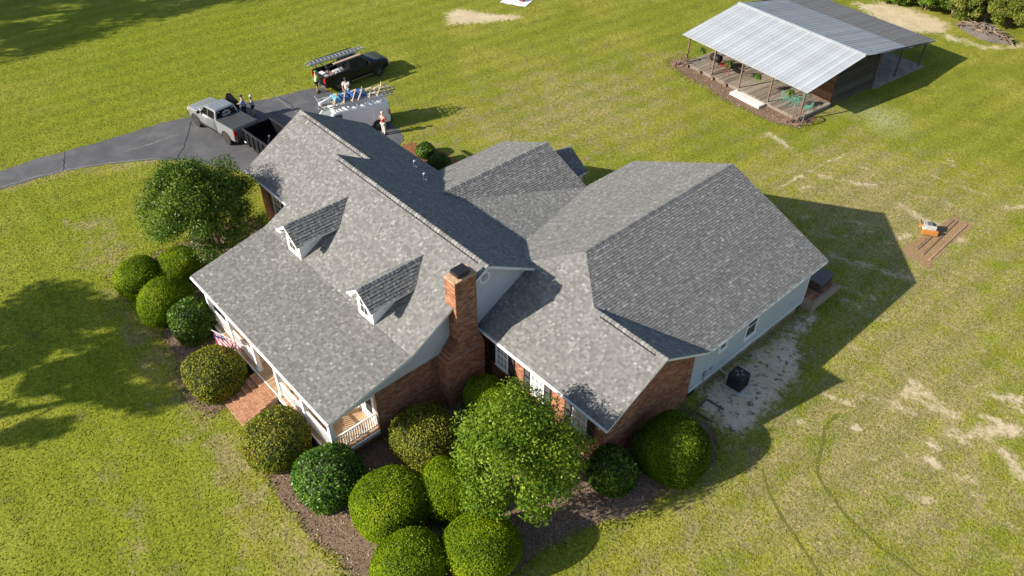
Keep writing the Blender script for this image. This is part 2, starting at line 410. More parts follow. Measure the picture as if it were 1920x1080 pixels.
# driveway
k = N('asphalt_drive'); v = k.coord(); n1 = k.noise(.5, 5, .65, v, .5); n2 = k.noise(30, 2, .7, v); n3 = k.noise(2.2, 4, .6, v)
c = k.ramp(n1, [(.3, (.062,.063,.069)), (.5, (.085,.085,.091)), (.7, (.125,.123,.124))])
c = k.mix(.35, c, k.ramp(n2, [(.3, (.6,.6,.6)), (.7, (1.3,1.3,1.3))]), 'MULTIPLY')
c = k.mix(k.math('MULTIPLY', k.step(n3, .60, .75), .35), c, (.16,.155,.15))
k.col(c); k.b.inputs['Roughness'].default_value = .85; k.bump(n2, .25, .01)
ASPH = k.mat
drive = sheet('driveway', None, .012, ASPH, .07, .2, world=gp([(-160,362),(0,318),(100,290),(190,265),(300,230),(360,218),(480,190),(590,165),(606,166),(622,172),(650,195)])+[(-26.6,19.3),(-22.5,19.3),(-20.9,18.8),(-20.3,17.9),(-19.6,16.2),(-19.6,8.6)]+gp([(470,330),(430,318),(400,312),(360,304),(300,299),(200,308),(120,322),(60,336),(0,355),(-160,405)]), seed=3)
CRACK = mat('asphalt_crack', (.025,.025,.026), .9, var=.3, scale=9)
PALE = mat('pale_seam', (.20,.19,.18), .9, var=.4, scale=9)
def ribbon(name, pts, w, z, material, parent=None, wob=.03, seed=1, step=.25):
    rr = random.Random(seed); mb = MB(); L = []
    for a, b in zip(pts[:-1], pts[1:]):
        m = max(1, int(math.hypot(b[0]-a[0], b[1]-a[1])/step))
        for i in range(m): L.append((a[0]+(b[0]-a[0])*i/m+rr.uniform(-wob, wob), a[1]+(b[1]-a[1])*i/m+rr.uniform(-wob, wob)))
    L.append(pts[-1])
    vs = []
    for i, p in enumerate(L):
        q = L[min(i+1, len(L)-1)]; o = L[max(i-1, 0)]; dx, dy = q[0]-o[0], q[1]-o[1]; d = math.hypot(dx, dy) or 1
        ww = w*rr.uniform(.45, 1.1)*(.3 if i in (0, len(L)-1) else 1)/2
        vs += [(p[0]-dy/d*ww, p[1]+dx/d*ww, z), (p[0]+dy/d*ww, p[1]-dx/d*ww, z)]
    mb.add(vs, [(2*i, 2*i+1, 2*i+3, 2*i+2) for i in range(len(L)-1)])
    o = link(name, mb.mesh(name, material), parent)
    if parent is None: struct(o)
    return o
for i, L in enumerate(([(360,225),(352,250),(345,275),(330,300)],[(122,285),(121,305),(118,322)],[(520,180),(545,195),(552,205)])):
    ribbon('crack', gp(L), .10, .017, CRACK, drive, .05, i)
for i, L in enumerate(([(338,255),(320,256),(290,268),(230,285)],[(516,182),(530,192),(560,215)],[(332,300),(360,306),(380,311)],[(0,352),(60,334),(120,320),(200,306),(300,297)])):
    ribbon('seam', gp(L), .12, .017, PALE, drive, .06, i+9)

# mulch beds
def mat_mulch(name, a, b, d):
    k = N(name); v = k.coord(); n1 = k.noise(14, 4, .75, v); n2 = k.noise(.8, 4, .65, v, .4); n3 = k.noise(45, 2, .7, v)
    c = k.mix(k.step(n2, .35, .65), k.ramp(n1, [(.3, d), (.5, a), (.72, b)]), k.ramp(n1, [(.3, a), (.7, tuple(x*.75 for x in b))]))
    c = k.mix(.4, c, k.ramp(n3, [(.3, (.5,.5,.5)), (.7, (1.35,1.35,1.35))]), 'MULTIPLY')
    k.col(c); k.b.inputs['Roughness'].default_value = .98; k.b.inputs['Specular IOR Level'].default_value = .1
    k.bump(k.math('ADD', n1, n3), .7, .04); return k.mat
MULCH = mat_mulch('mulch', (.19,.125,.085), (.37,.27,.195), (.075,.048,.034))
STRAW = mat_mulch('pine_straw', (.26,.105,.045), (.42,.20,.10), (.10,.04,.02))
DIRT = mat_mulch('bare_dirt', (.32,.185,.10), (.48,.32,.20), (.15,.08,.045))
sheet('mulch_bed', None, .010, MULCH, .12, .13, world=gp([(212,518),(246,562),(306,632),(352,745),(395,778),(425,760)])+[(-7.3,-1.6),(-7.3,.6),(-12.6,.6),(-13.5,4.2),(-15.5,6.8),(-19.2,6.4),(-20.4,3.2),(-19.9,-.2)], seed=5)
sheet('mulch_bed', None, .010, MULCH, .12, .13, world=[(-5.1,.6),(-5.1,-1.7)]+gp([(470,862),(512,908),(556,980),(640,1060),(690,1100)])+[(5.6,-2.3),(8.4,1.2)]+gp([(1005,1045),(1080,1000),(1180,965),(1240,926),(1338,868)])+[(9.2,14.0),(7.4,14.2),(6.5,9.5),(1,9),(-.2,8),(-.3,2)], seed=8)
sheet('mulch_bed', None, .010, MULCH, .12, .15, world=[(-17.0,42.4),(-14.6,41.1),(-9.2,40.3),(-4.6,40.0),(-3.1,40.6),(-2.9,43.2),(-4.0,43.2),(-15.4,44.2)], seed=6)
sheet('pine_straw_bed', None, .010, STRAW, .12, .12, world=gp([(756,272),(775,268),(805,270),(835,285),(860,300)])+[(-15.6,18.6),(-16.2,15.6),(-19.4,15.6),(-19.9,17.2)], seed=7)
def smooth(P, n=8):
    Q = []
    for i in range(len(P)-1):
        p0, p1, p2, p3 = (np.array(P[max(0, min(len(P)-1, i+j))]) for j in (-1, 0, 1, 2))
        for k_ in range(n):
            t = k_/n; Q.append(tuple(.5*(2*p1+(p2-p0)*t+(2*p0-5*p1+4*p2-p3)*t*t+(3*p1-p0-3*p2+p3)*t**3)))
    return Q+[tuple(P[-1])]
# tyre ruts in the lawn
RUT = mat_mulch('tyre_rut', (.13,.14,.028), (.22,.22,.05), (.075,.08,.018))
ribbon('tyre_track', smooth(gp([(1575,775),(1548,800),(1543,830),(1533,870),(1538,900),(1560,930),(1582,962),(1610,990),(1650,1025),(1700,1060),(1745,1095)])), .19, .006, RUT, None, .012, 4)
ribbon('tyre_track', smooth(gp([(1428,878),(1440,915),(1455,950),(1478,988),(1500,1020),(1540,1080),(1560,1105)])), .16, .006, RUT, None, .012, 5)

# loose chips and leaf litter on the beds, grass creeping over their edges, and grass tufts over the lawn
def scatter(name, P, Nn, size, aspect, material, var, jit):
    n = len(P); Nn = Nn+NP.normal(0, jit, (n,3)); Nn /= np.linalg.norm(Nn, axis=1, keepdims=True)
    a = NP.normal(0, 1, (n,3)); a -= Nn*(a*Nn).sum(1, keepdims=True); a /= np.linalg.norm(a, axis=1, keepdims=True); b = np.cross(Nn, a)
    s = size[:,None]; Vv = np.stack([P-a*s, P-b*s*aspect, P+a*s, P+b*s*aspect], 1).reshape(-1,3); Vv[:,2] = np.maximum(Vv[:,2], .004)
    me = bpy.data.meshes.new(name); me.vertices.add(4*n); me.vertices.foreach_set('co', Vv.ravel())
    me.loops.add(4*n); me.loops.foreach_set('vertex_index', np.arange(4*n, dtype=np.int32))
    me.polygons.add(n); me.polygons.foreach_set('loop_start', np.arange(0, 4*n, 4, dtype=np.int32)); me.update()
    at_ = me.attributes.new('var', 'FLOAT', 'FACE'); at_.data.foreach_set('value', np.clip(var, 0, 1).astype(np.float32)); me.materials.append(material)
    o = link(name, me); o['kind'] = 'stuff'; return o
CHIP = mat_attr('wood_chip', [(0,(.05,.03,.02)),(.35,(.15,.09,.06)),(.7,(.32,.22,.15)),(1,(.50,.40,.30))], .95, 40, .2, 0)
STRAWC = mat_attr('straw_needle', [(0,(.10,.04,.02)),(.5,(.32,.14,.06)),(1,(.52,.28,.15))], .95, 40, .2, 0)
TUFT = mat_leaf('grass_tuft', [(0,(.120,.150,.010)),(.45,(.205,.225,.018)),(.8,(.285,.275,.040)),(1,(.40,.34,.13))], .35, .8, .05)
chips = []; edge = []
for nm, Q in BEDS:
    if nm == 'driveway': continue
    A = np.array(Q); lo, hi = A.min(0), A.max(0); n = int((hi[0]-lo[0])*(hi[1]-lo[1])*110)
    X = NP.uniform(lo[0], hi[0], n); Y = NP.uniform(lo[1], hi[1], n); d = inside_dist([q[:2] for q in Q[::4]], X, Y); ok = d > -.12
    chips.append((nm, np.stack([X[ok], Y[ok], np.full(ok.sum(), .022)], 1)))
    if nm == 'mulch_bed': ok = (d > -.5) & (d < .22) & (NP.random(n) < .8); edge.append(np.stack([X[ok], Y[ok], np.full(ok.sum(), .04)], 1))
up = np.array([0,0,1.0])
P = np.concatenate([p for nm, p in chips if nm == 'mulch_bed']); scatter('leaf_litter', P, np.tile(up, (len(P),1)), NP.uniform(.02,.07,len(P)), .4, CHIP, NP.random(len(P)), .35)
P = np.concatenate([p for nm, p in chips if nm == 'pine_straw_bed']); scatter('leaf_litter', P, np.tile(up, (len(P),1)), NP.uniform(.03,.09,len(P)), .22, STRAWC, NP.random(len(P)), .3)
n = 260000; X = NP.uniform(-54, 24, n); Y = NP.uniform(-15, 72, n)
ix = np.clip(np.searchsorted(gx, X), 1, nx-1); iy = np.clip(np.searchsorted(gy, Y), 1, ny-1)
sd = sand[iy, ix]; ok = sd < .45
for nm, Q in BEDS: ok &= inside_dist([q[:2] for q in Q[::6]], X, Y) < .05
ok &= ~((X > -19) & (X < 7.3) & (Y > 8) & (Y < 24.3)); ok &= ~((X > -12) & (X < -.4) & (Y > 0) & (Y < 9)); ok &= ~((X > -15.6) & (X < -2) & (Y > 42) & (Y < 58))
X, Y = X[ok], Y[ok]; dr = dry[iy[ok], ix[ok]]; lu = lush[iy[ok], ix[ok]]
clump = .5+.5*np.sin(X*1.7+2*np.sin(Y*.9))*np.sin(Y*1.3+2*np.sin(X*.8))
var = .38+.36*dr-.12*lu+NP.normal(0, .22, len(X))-.12*clump
scatter('grass_tufts', np.stack([X, Y, np.full(len(X), .016)], 1), np.tile(np.array([-.1,-.3,.95]), (len(X),1)), NP.uniform(.03,.07,len(X)), .45, TUFT, np.maximum(var, .18), .22)
P = np.concatenate(edge); scatter('grass_tufts', P, np.tile(up, (len(P),1)), NP.uniform(.03,.09,len(P)), .4, TUFT, NP.normal(.55,.25,len(P)), .8)
# ------------------------------------------------------------------ the house
HO = (-5.0, 10.0, 0.0)
house = thing('brick_house', 'sprawling brick and siding house with grey shingle roofs, chimney and front porch', 'house', HO, world=True)

def V3(p): return Vector(p)
def interval(poly, t):
    xs = []
    for (s0, t0), (s1, t1) in zip(poly, poly[1:]+poly[:1]):
        if (t0 <= t < t1) or (t1 <= t < t0): xs.append(s0+(s1-s0)*(t-t0)/(t1-t0))
    return (min(xs), max(xs)) if len(xs) >= 2 else None
def shingle_tabs(pts, expo=.13, wmin=.07, wmax=.175, lift=.030, seed=1, over=.025):
    """staggered laminated tabs over a convex roof plane -> list of (verts, value)"""
    rr = random.Random(seed); P = [V3(p) for p in pts]
    n = Vector((0,0,0))
    for i in range(len(P)):
        a, b = P[i], P[(i+1) % len(P)]; n += a.cross(b)
    n.normalize()
    if n.z < 0: n = -n
    s = Vector((0,0,1)).cross(n).normalized(); t = n.cross(s).normalized(); o = P[0]
    poly = [((p-o).dot(s), (p-o).dot(t)) for p in P]
    tmin = min(q[1] for q in poly); tmax = max(q[1] for q in poly); out = []
    T = tmin-over; row = 0
    while T < tmax-.01:
        T1 = min(T+expo, tmax-.002)
        a = interval(poly, max(T, tmin+.001)); b = interval(poly, T1)
        if a and b:
            lo, hi = min(a[0], b[0])-over, max(a[1], b[1])+over; x = lo-rr.random()*.3; tone = rr.uniform(-.07, .07)
            while x < hi:
                w = rr.uniform(wmin, wmax); x1 = x+w
                b0, b1 = max(x, a[0]-over), min(x1, a[1]+over); t0, t1 = max(x, b[0]-over), min(x1, b[1]+over)
                if b1 > b0+.004 or t1 > t0+.004:
                    if b1 < b0: b0 = b1 = (min(max(b0, a[0]), a[1]))
                    if t1 < t0: t0 = t1 = (min(max(t0, b[0]), b[1]))
                    thick = rr.random() < .52; h = lift*(1.0 if thick else .55)
                    val = min(1, max(0, rr.betavariate(1.6, 2.2)+tone))
                    q = [o+s*b0+t*T+n*h, o+s*b1+t*T+n*h, o+s*t1+t*(T1+.006)+n*.004, o+s*t0+t*(T1+.006)+n*.004, o+s*b0+t*T+n*.0, o+s*b1+t*T+n*.0]
                    out.append((q, val))
                x = x1
        T += expo; row += 1
    return out
TABF = [(0,1,2,3), (4,5,1,0)]
def roof_plane(pts, parent, thick=.15, seed=1, pieces=0, expo=.13, lift=.030):
    deck = MB(); n = len(pts)
    q = [(p[0], p[1], p[2]-thick) for p in pts]
    b = deck
    b.add(list(pts), [tuple(range(n))], 0); b.add(list(pts)+q, [(i, n+i, n+(i+1) % n, (i+1) % n) for i in range(n)]+[tuple(range(2*n-1, n-1, -1))], 1)
    d = part('roof', b, [DECK, TRIM], parent)
    tabs = shingle_tabs(pts, seed=seed, expo=expo, lift=lift)
    if pieces:
        c = Vector(CAM); tabs.sort(key=lambda z: (z[0][0]-c).length)
        for qv, val in tabs[:pieces]:
            m = MB(); m.add(qv[:4], TABF[:1], 0, val); m.add([qv[4],qv[5],qv[1],qv[0]], [(0,1,2,3)], 1, val); part('shingle', m, [SHINGLE, EDGE], d)
        tabs = tabs[pieces:]
    m = MB()
    for qv, val in tabs: m.add(qv, TABF[:1], 0, val); m.add([qv[4],qv[5],qv[1],qv[0]], [(0,1,2,3)], 1, val)
    me = m.mesh('shingles', [SHINGLE, EDGE], tuple(d['_o']), fix=False); o = link('shingles', me, d); o['kind'] = 'stuff'
    return d
def ridge(p0, p1, dl, dr, parent, expo=.21, w=.17, lift=.035, vent=False, seed=3):
    """row of folded cap shingles from p0 to p1; dl, dr = unit vectors down each slope"""
    p0, p1 = V3(p0), V3(p1); d = p1-p0; L = d.length; d.normalize(); dl, dr = V3(dl).normalized(), V3(dr).normalized()
    up = (-(dl+dr)).normalized() if (dl+dr).length > .1 else Vector((0,0,1))
    rr = random.Random(seed); n = max(1, round(L/expo)); e = L/n
    if vent:
        m = MB(); a, b = p0+d*.5, p1-d*.5
        for dd in (dl, dr):
            m.add([a+up*.005, b+up*.005, b+dd*.20+up*.005, a+dd*.20+up*.005, a+up*.05, b+up*.05, b+dd*.20+up*.045, a+dd*.20+up*.045],
                  [(0,1,2,3),(4,5,6,7),(3,2,6,7),(0,3,7,4),(1,2,6,5)])
        part('ridge_vent', m, BLACK, parent); lift = .075
    for i in range(n):
        a = p0+d*(e*i); b = a+d*(e*1.25); m = MB(); h0, h1 = lift+.012, lift-.022; j = rr.uniform(-.008, .008)
        v = []
        for p, h in ((a, h1), (b, h0)):
            v += [p+dl*(w+j)+up*h*.6, p+dl*.03+up*(h+.006), p+dr*.03+up*(h+.006), p+dr*(w-j)+up*h*.6]
        v += [q-up*.035 for q in v[4:8]]
        m.add(v, [(0,1,5,4),(1,2,6,5),(2,3,7,6),], 0, rr.random()); m.add(v[4:], [(0,1,5,4),(1,2,6,5),(2,3,7,6)], 1)
        part('ridge_cap', m, [RIDGE, EDGE], parent)

def brick_face(o, u, n, poly, holes=(), seed=1, proud=.010, L=.205, H=.067, J=.011):
    """bricks laid in running bond on a vertical face; o origin, u horizontal dir, n outward; poly in (u, z)"""
    rr = random.Random(seed); o, u, n = V3(o), V3(u), V3(n); z = Vector((0,0,1)); m = MB()
    zmin = min(p[1] for p in poly); zmax = max(p[1] for p in poly); row = 0; t = zmin
    while t+H*.5 < zmax:
        iv = interval(poly, t+H/2)
        if iv:
            segs = [iv]
            for (a0, a1, b0, b1) in holes:
                if b0 < t+H/2 < b1:
                    ns = []
                    for s0, s1 in segs:
                        if a1 <= s0 or a0 >= s1: ns.append((s0, s1))
                        else:
                            if a0 > s0: ns.append((s0, a0))
                            if a1 < s1: ns.append((a1, s1))
                    segs = ns
            for s0, s1 in segs:
                x = math.floor(s0/(L+J))*(L+J)-(row % 2)*(L+J)/2
                while x < s1:
                    a, b = max(x, s0), min(x+L, s1)
                    if b-a > .02:
                        hgt = proud*rr.uniform(.6, 1.2); t1 = min(t+H, zmax)
                        c = [o+u*a+z*t, o+u*b+z*t, o+u*b+z*t1, o+u*a+z*t1]; f = [p+n*hgt for p in c]
                        m.add(c+f, [(4,5,6,7),(3,2,6,7),(1,2,6,5),(0,3,7,4)], 0, rr.random())
                    x += L+J
        t += H+J; row += 1
    return m
def bricks_part(parent, *a, **k):
    m = brick_face(*a, **k); me = m.mesh('bricks', BRICK, HO, fix=False); o = link('bricks', me, parent); o['kind'] = 'stuff'; return o
def wall_poly(name, pts, d, material, parent): return part(name, MB().slab(pts, d), material, parent)

def window(parent, o, u, n, w, h, cols=2, rows=2, glass=GLASS, frame=.09, name='window'):
    """sash window: casing, sill, panes and glazing bars; o = lower left corner on the wall"""
    o, u, n = V3(o), V3(u), V3(n); z = Vector((0,0,1)); R = Matrix((u, n, z)).transposed()
    def B(m, a0, a1, b0, b1, d0, d1, mi=0):
        c = o+u*((a0+a1)/2)+z*((b0+b1)/2)+n*((d0+d1)/2); m.box(c, (a1-a0, d1-d0, b1-b0), R, mi)
    m = MB(); B(m, 0, frame, 0, h, 0, .05); B(m, w-frame, w, 0, h, 0, .05); B(m, frame, w-frame, h-frame, h, 0, .05); B(m, frame, w-frame, 0, frame, 0, .05)
    fr = part(name, m, WHITE, parent)
    m = MB(); B(m, -.04, w+.04, -.05, -.001, 0, .09); part('window_sill', m, WHITE, fr)
    half = h/2
    for i, (z0, z1) in enumerate(((frame, half-.025), (half+.025, h-frame))):
        m = MB(); B(m, frame, w-frame, z0, z1, .004, .012); part('pane', m, glass, fr)
        m = MB()
        for c in range(1, cols):
            x = frame+(w-2*frame)*c/cols; B(m, x-.012, x+.012, z0, z1, .014, .028)
        for r in range(1, rows):
            zz = z0+(z1-z0)*r/rows; B(m, frame, w-frame, zz-.012, zz+.012, .0145, .027)
        if cols*rows > 1: part('glazing_bar', m, WHITE, fr)
    m = MB(); B(m, frame, w-frame, half-.025, half+.025, .004, .035); part('meeting_rail', m, WHITE, fr)
    return fr
def shutter(parent, o, u, n, w, h):
    o, u, n = V3(o), V3(u), V3(n); z = Vector((0,0,1)); R = Matrix((u, n, z)).transposed(); m = MB()
    for a0, a1, b0, b1, d in ((0, .05, 0, h, .04), (w-.05, w, 0, h, .04), (.05, w-.05, 0, .06, .04), (.05, w-.05, h-.06, h, .04), (.05, w-.05, h*.48, h*.54, .04)):
        m.box(o+u*((a0+a1)/2)+z*((b0+b1)/2)+n*(d/2), (a1-a0, d, b1-b0), R)
    k = int((h-.12)/.06)
    for i in range(k):
        zz = .06+(h-.12)*(i+.5)/k; m.box(o+u*(w/2)+z*zz+n*.018, (w-.1, .02, .045), R @ Euler((.5,0,0)).to_matrix())
    return part('shutter', m, BLACK, parent)

XE = -.45                                    # east wall of the main block
# roof planes -----------------------------------------------------------------
ZR, YR = 6.933, 8.705
SBK = .575
zb = lambda y: ZR-SBK*(y-YR)
A_UP = [(-12.43,4.273,4.417),(-.03,4.273,4.417),(-.12,YR,ZR),(-12.28,YR,ZR)]
A_LO = [(-12.50,0,3.438),(.0,0,3.438),(-.03,4.27,4.416),(-12.43,4.27,4.416)]
A_BK = [(-.12,YR,ZR),(-.02,11.75,zb(11.75)),(-.02,15.06,zb(15.06)),(-12.36,15.06,zb(15.06)),(-12.28,YR,ZR)]
B_FR = [(-19.48,6.66,3.409),(-11.9,6.66,3.409),(-11.9,10.752,zb(10.752)),(-19.48,10.752,zb(10.752))]
B_BK = [(-12.365,10.752,zb(10.752)),(-12.365,15.06,zb(15.06)),(-19.48,15.06,zb(15.06)),(-19.48,10.752,zb(10.752))]
DR = (1.408, 13.267, 6.227)
D_W = [(DR[0],24.39,6.227),(-5.123,24.39,3.33),(-5.123,8.0,3.33),(1.40,13.267,6.2235)]
D_E = [(3.658,11.55,5.30),(7.804,14.64,3.592),(7.804,24.39,3.592),(DR[0],24.39,6.227),DR]
F_FR = [(-.44,8.204,3.493),(7.784,8.204,3.493),(7.784,11.55,5.30),(3.658,11.55,5.30),DR,(-.44,11.74,5.403)]
F_BK = [(3.658,11.55,5.30),(7.784,11.55,5.30),(7.784,14.93,3.431)]
C_W = [(-12.36,14.4,3.05),(-8.40,12.2,4.777),(-8.36,20.28,4.80),(-12.36,20.28,3.05)]
C_E = [(-8.40,12.2,4.777),(-4.75,12.2,3.20),(-4.75,20.28,3.224),(-8.36,20.28,4.80)]
N_E = [(-8.0,20.1,4.05),(-6.55,20.1,3.0),(-6.55,21.9,3.0),(-8.0,21.9,4.05)]
N_W = [(-8.0,21.9,4.05),(-9.45,21.9,3.0),(-9.45,20.1,3.0),(-8.0,20.1,4.05)]
# G is a low rear roof, cut off where the wings rise through it
gz = lambda y: 4.475-.15*(y-12.9)
G = [(-7.95,12.7,gz(12.7)),(-2.1,12.7,gz(12.7)),(-4.75,20.35,gz(20.35)),(-5.15,20.35,gz(20.35))]
roofs = {}
for i, (nm, P) in enumerate((('A_UP',A_UP),('A_LO',A_LO),('A_BK',A_BK),('B_FR',B_FR),('B_BK',B_BK),('D_W',D_W),('D_E',D_E),('F_FR',F_FR),('F_BK',F_BK),('C_W',C_W),('C_E',C_E),('G',G),('N_E',N_E),('N_W',N_W))):
    roofs[nm] = roof_plane(P, house, .16, 20+i, 300 if nm == 'F_FR' else 0, .135 if nm in ('D_E','C_E') else .118, .027 if nm in ('D_E','C_E') else .022)
def dn(dy, s): return (0, dy, -s)
ridge((-12.28,YR,ZR), (-.12,YR,ZR), dn(-1,.5677), dn(1,SBK), roofs['A_UP'], vent=True)
ridge((-19.48,10.752,zb(10.752)), (-12.3,10.752,zb(10.752)), dn(-1,.574), dn(1,SBK), roofs['B_FR'], vent=True, seed=5)
ridge((DR[0],24.39,6.227), DR, (-1,0,-.4437), (1,0,-.412), roofs['D_E'], seed=6)
ridge((3.658,11.55,5.30), (7.784,11.55,5.30), dn(-1,.54), dn(1,.553), roofs['F_FR'], vent=True, seed=7)
hv = (Vector((3.658,11.55,5.30))-Vector(DR)).normalized()
ridge((3.658,11.55,5.30), DR, Vector((0,-1,-.54)), Vector((1,0,-.412)), roofs['F_FR'], seed=8)
ridge((-.44,11.74,5.403), DR, Vector((0,-1,-.54)), Vector((-1,0,-.4437)), roofs['F_FR'], seed=9)
ridge((-8.39,12.45,4.777), (-8.36,20.28,4.80), (-1,0,-.435), (1,0,-.435), roofs['C_E'], seed=10)
ridge((-8.0,20.35,4.05), (-8.0,21.9,4.05), (-1,0,-.72), (1,0,-.72), roofs['N_E'], seed=11)
# rear plumbing vents
for (x, y) in ((-12.19,13.53),(-10.22,12.76)):
    m = MB(); z0 = zb(y); m.lathe([(.06,z0-.1),(.06,z0+.38),(.075,z0+.39),(.075,z0+.42),(.045,z0+.42)], (x,y,0), 10); m.lathe([(.17,z0-.12),(.08,z0+.09)], (x,y,0), 10)
    part('vent_pipe', m, mat('vent_metal', (.6,.6,.6), .4, .6), roofs['A_BK'], True)

# walls -------------------------------------------------------------------------
# main block east gable: brick below, smooth siding above
w = wall_poly('wall', [(XE-.02,2.5,0),(XE-.02,11.7,0),(XE-.02,11.7,3.1),(XE-.02,2.5,3.1)], (-.2,0,0), MORTAR, house)
bricks_part(w, (XE-.02,0,0), (0,1,0), (1,0,0), [(2.5,0),(11.7,0),(11.7,3.1),(2.5,3.1)], seed=2)
wall_poly('gable_wall', [(XE+.03,2.5,3.1),(XE+.03,11.85,3.1),(XE+.03,11.85,4.90),(XE+.03,YR,6.75),(XE+.03,4.27,4.25),(XE+.03,2.5,3.84)], (-.2,0,0), SIDING, house)
wall_poly('porch_gable', [(XE+.03,.12,3.05),(XE+.03,2.5,3.05),(XE+.03,2.5,3.84),(XE+.03,.12,3.30)], (-.12,0,0), SIDING, house)
wall_poly('gable_wall', [(-12.2,2.5,0),(-12.2,14.7,0),(-12.2,14.7,3.2),(-12.2,YR,6.75),(-12.2,4.27,4.25),(-12.2,2.5,3.84)], (.2,0,0), SIDING, house)
wall_poly('wall', [(-12.0,2.5,0),(XE-.23,2.5,0),(XE-.23,2.5,3.8),(-12.0,2.5,3.8)], (0,.2,0), WHITE, house)
# gable vent (octagon)
m = MB(); cy, cz = 8.72, 6.10
o8 = [(cy+.33*math.cos(math.pi*(k+.5)/4), cz+.33*math.sin(math.pi*(k+.5)/4)) for k in range(8)]
i8 = [(cy+.24*math.cos(math.pi*(k+.5)/4), cz+.24*math.sin(math.pi*(k+.5)/4)) for k in range(8)]
for k in range(8):
    j = (k+1) % 8; m.slab([(XE+.033,*o8[k]),(XE+.033,*o8[j]),(XE+.033,*i8[j]),(XE+.033,*i8[k])], (.04,0,0))
gv = part('gable_vent', m, WHITE, house)
for k in range(5):
    zz = cz-.18+.09*k; hw = .22 if abs(zz-cz) < .12 else .14; m = MB(); m.box((XE+.05,cy,zz), (.012,2*hw,.07), (0,.6,0)); part('slat', m, WHITE, gv)
# chimney ----------------------------------------------------------------------
m = MB(); m.b2(-.54,.15,6.64,7.79,0,7.2); m.b2(-.44,.22,5.92,8.10,0,3.0)
ch = part('chimney', m, MORTAR, house)
for (x0, y0, y1, z0, z1) in ((.15,6.64,7.79,3.0,7.2),(.22,5.92,8.10,0,3.0)):
    bricks_part(ch, (x0,0,0), (0,1,0), (1,0,0), [(y0,z0),(y1,z0),(y1,z1),(y0,z1)], seed=4)
    bricks_part(ch, (0,y0,0), (1,0,0), (0,-1,0), [(-.54,z0),(x0,z0),(x0,z1),(-.54,z1)], seed=5)
    bricks_part(ch, (0,y1,0), (1,0,0), (0,1,0), [(-.54,z0),(x0,z0),(x0,z1),(-.54,z1)], seed=6)
for k in range(11):                         # stepped shoulders
    f = k/11; z0 = 3.0+k*.078; a = 5.92+.70*f; b = 8.10-.30*f
    for q0, q1 in ((a,6.635),(7.795,b)): m = MB(); m.b2(-.44,.22-.06*f,q0,q1,z0+.004,z0+.072,a=RNG.random()); part('brick', m, BRICK, ch)
m = MB(); m.b2(-.57,.18,6.60,7.83,7.2,7.27); part('chimney_crown', m, mat('chimney_crown', (.50,.31,.19), .95, var=.35, scale=5, bump=.4), ch)
m = MB(); m.b2(-.40,.03,6.93,7.5,7.271,7.36); m.box((-.185,7.215,7.44), (.56,.70,.16), None, taper=.9); m.b2(-.45,.08,6.88,7.55,7.52,7.535)
part('chimney_cap', m, BLACK, ch)

# south-east wing ------------------------------------------------------------
FX, FY = 7.28, 8.65
holes = [(.43,1.31,1.35,2.92),(2.81,3.70,1.35,2.92),(5.44,6.33,1.35,2.92)]
w = wall_poly('wall', [(XE,FY,0),(FX-.02,FY,0),(FX-.02,FY,3.45),(XE,FY,3.45)], (0,.2,0), MORTAR, house)
bricks_part(w, (0,FY,0), (1,0,0), (0,-1,0), [(XE,0),(FX,0),(FX,3.45),(XE,3.45)], holes=holes, seed=7)
for a0, a1, b0, b1 in holes:
    window(house, (a0,FY-.012,b0), (1,0,0), (0,-1,0), a1-a0, b1-b0, 3, 2, CURTAIN, .085)
for a in (-.02,1.32,2.36,3.71,4.98,6.35): shutter(house, (a,FY-.014,1.33), (1,0,0), (0,-1,0), .41, 1.6)
w = wall_poly('wall', [(FX,8.67,0),(FX,14.58,0),(FX,14.58,3.15),(FX,11.55,4.72),(FX,8.67,3.15)], (-.2,0,0), MORTAR, house)
bricks_part(w, (FX,0,0), (0,1,0), (1,0,0), [(8.65,0),(14.58,0),(14.58,3.15),(11.55,4.72),(8.65,3.15)], seed=8)
for pts in ([(8.25,3.02),(11.55,4.70),(11.55,5.14),(8.25,3.36)], [(11.55,4.70),(14.9,3.0),(14.9,3.28),(11.55,5.14)]):
    wall_poly('frieze_board', [(FX+.03,a,b) for a, b in pts], (-.06,0,0), SIDING, house)
# east wing, pale siding on a low foundation
wall_poly('foundation', [(7.2,14.6,0),(7.2,24.2,0),(7.2,24.2,.5),(7.2,14.6,.5)], (-.2,0,0), mat('foundation', (.30,.25,.19), .95, var=.3, scale=2, bump=.3), house)
m = MB()
for k in range(18):
    z0 = .55+k*.17; m.add([(7.285,14.62,z0),(7.285,24.2,z0),(7.27,24.2,z0+.17),(7.27,14.62,z0+.17),(7.2,14.62,z0),(7.2,24.2,z0),(7.2,24.2,z0+.17),(7.2,14.62,z0+.17)],
          [(0,1,2,3),(0,4,5,1),(4,5,6,7),(0,3,7,4),(1,2,6,5)], 0, .5)
part('siding', m, mat('blue_grey_siding', (.43,.47,.50), .6, var=.04, scale=1.5), house)
m = MB(); m.b2(7.2,7.31,14.62,24.22,.46,.62); part('water_table', m, TRIM, house)
m = MB(); m.b2(7.2,7.315,24.1,24.22,.62,3.5); part('corner_board', m, TRIM, house)
wall_poly('wall', [(-4.7,24.2,0),(7.2,24.2,0),(7.2,24.2,3.4),(1.4,24.2,6.05),(-4.7,24.2,3.3)], (0,-.2,0), SIDING, house)
wall_poly('wall', [(-4.7,15,0),(-4.7,24,0),(-4.7,24,3.35),(-4.7,15,3.35)], (.2,0,0), SIDING, house)
window(house, (7.285,18.7,1.25), (0,1,0), (1,0,0), 1.0, 1.5, 1, 1, GLASS, .11)
window(house, (7.285,16.5,1.93), (0,1,0), (1,0,0), .66, .72, 1, 1, GLASS, .10)
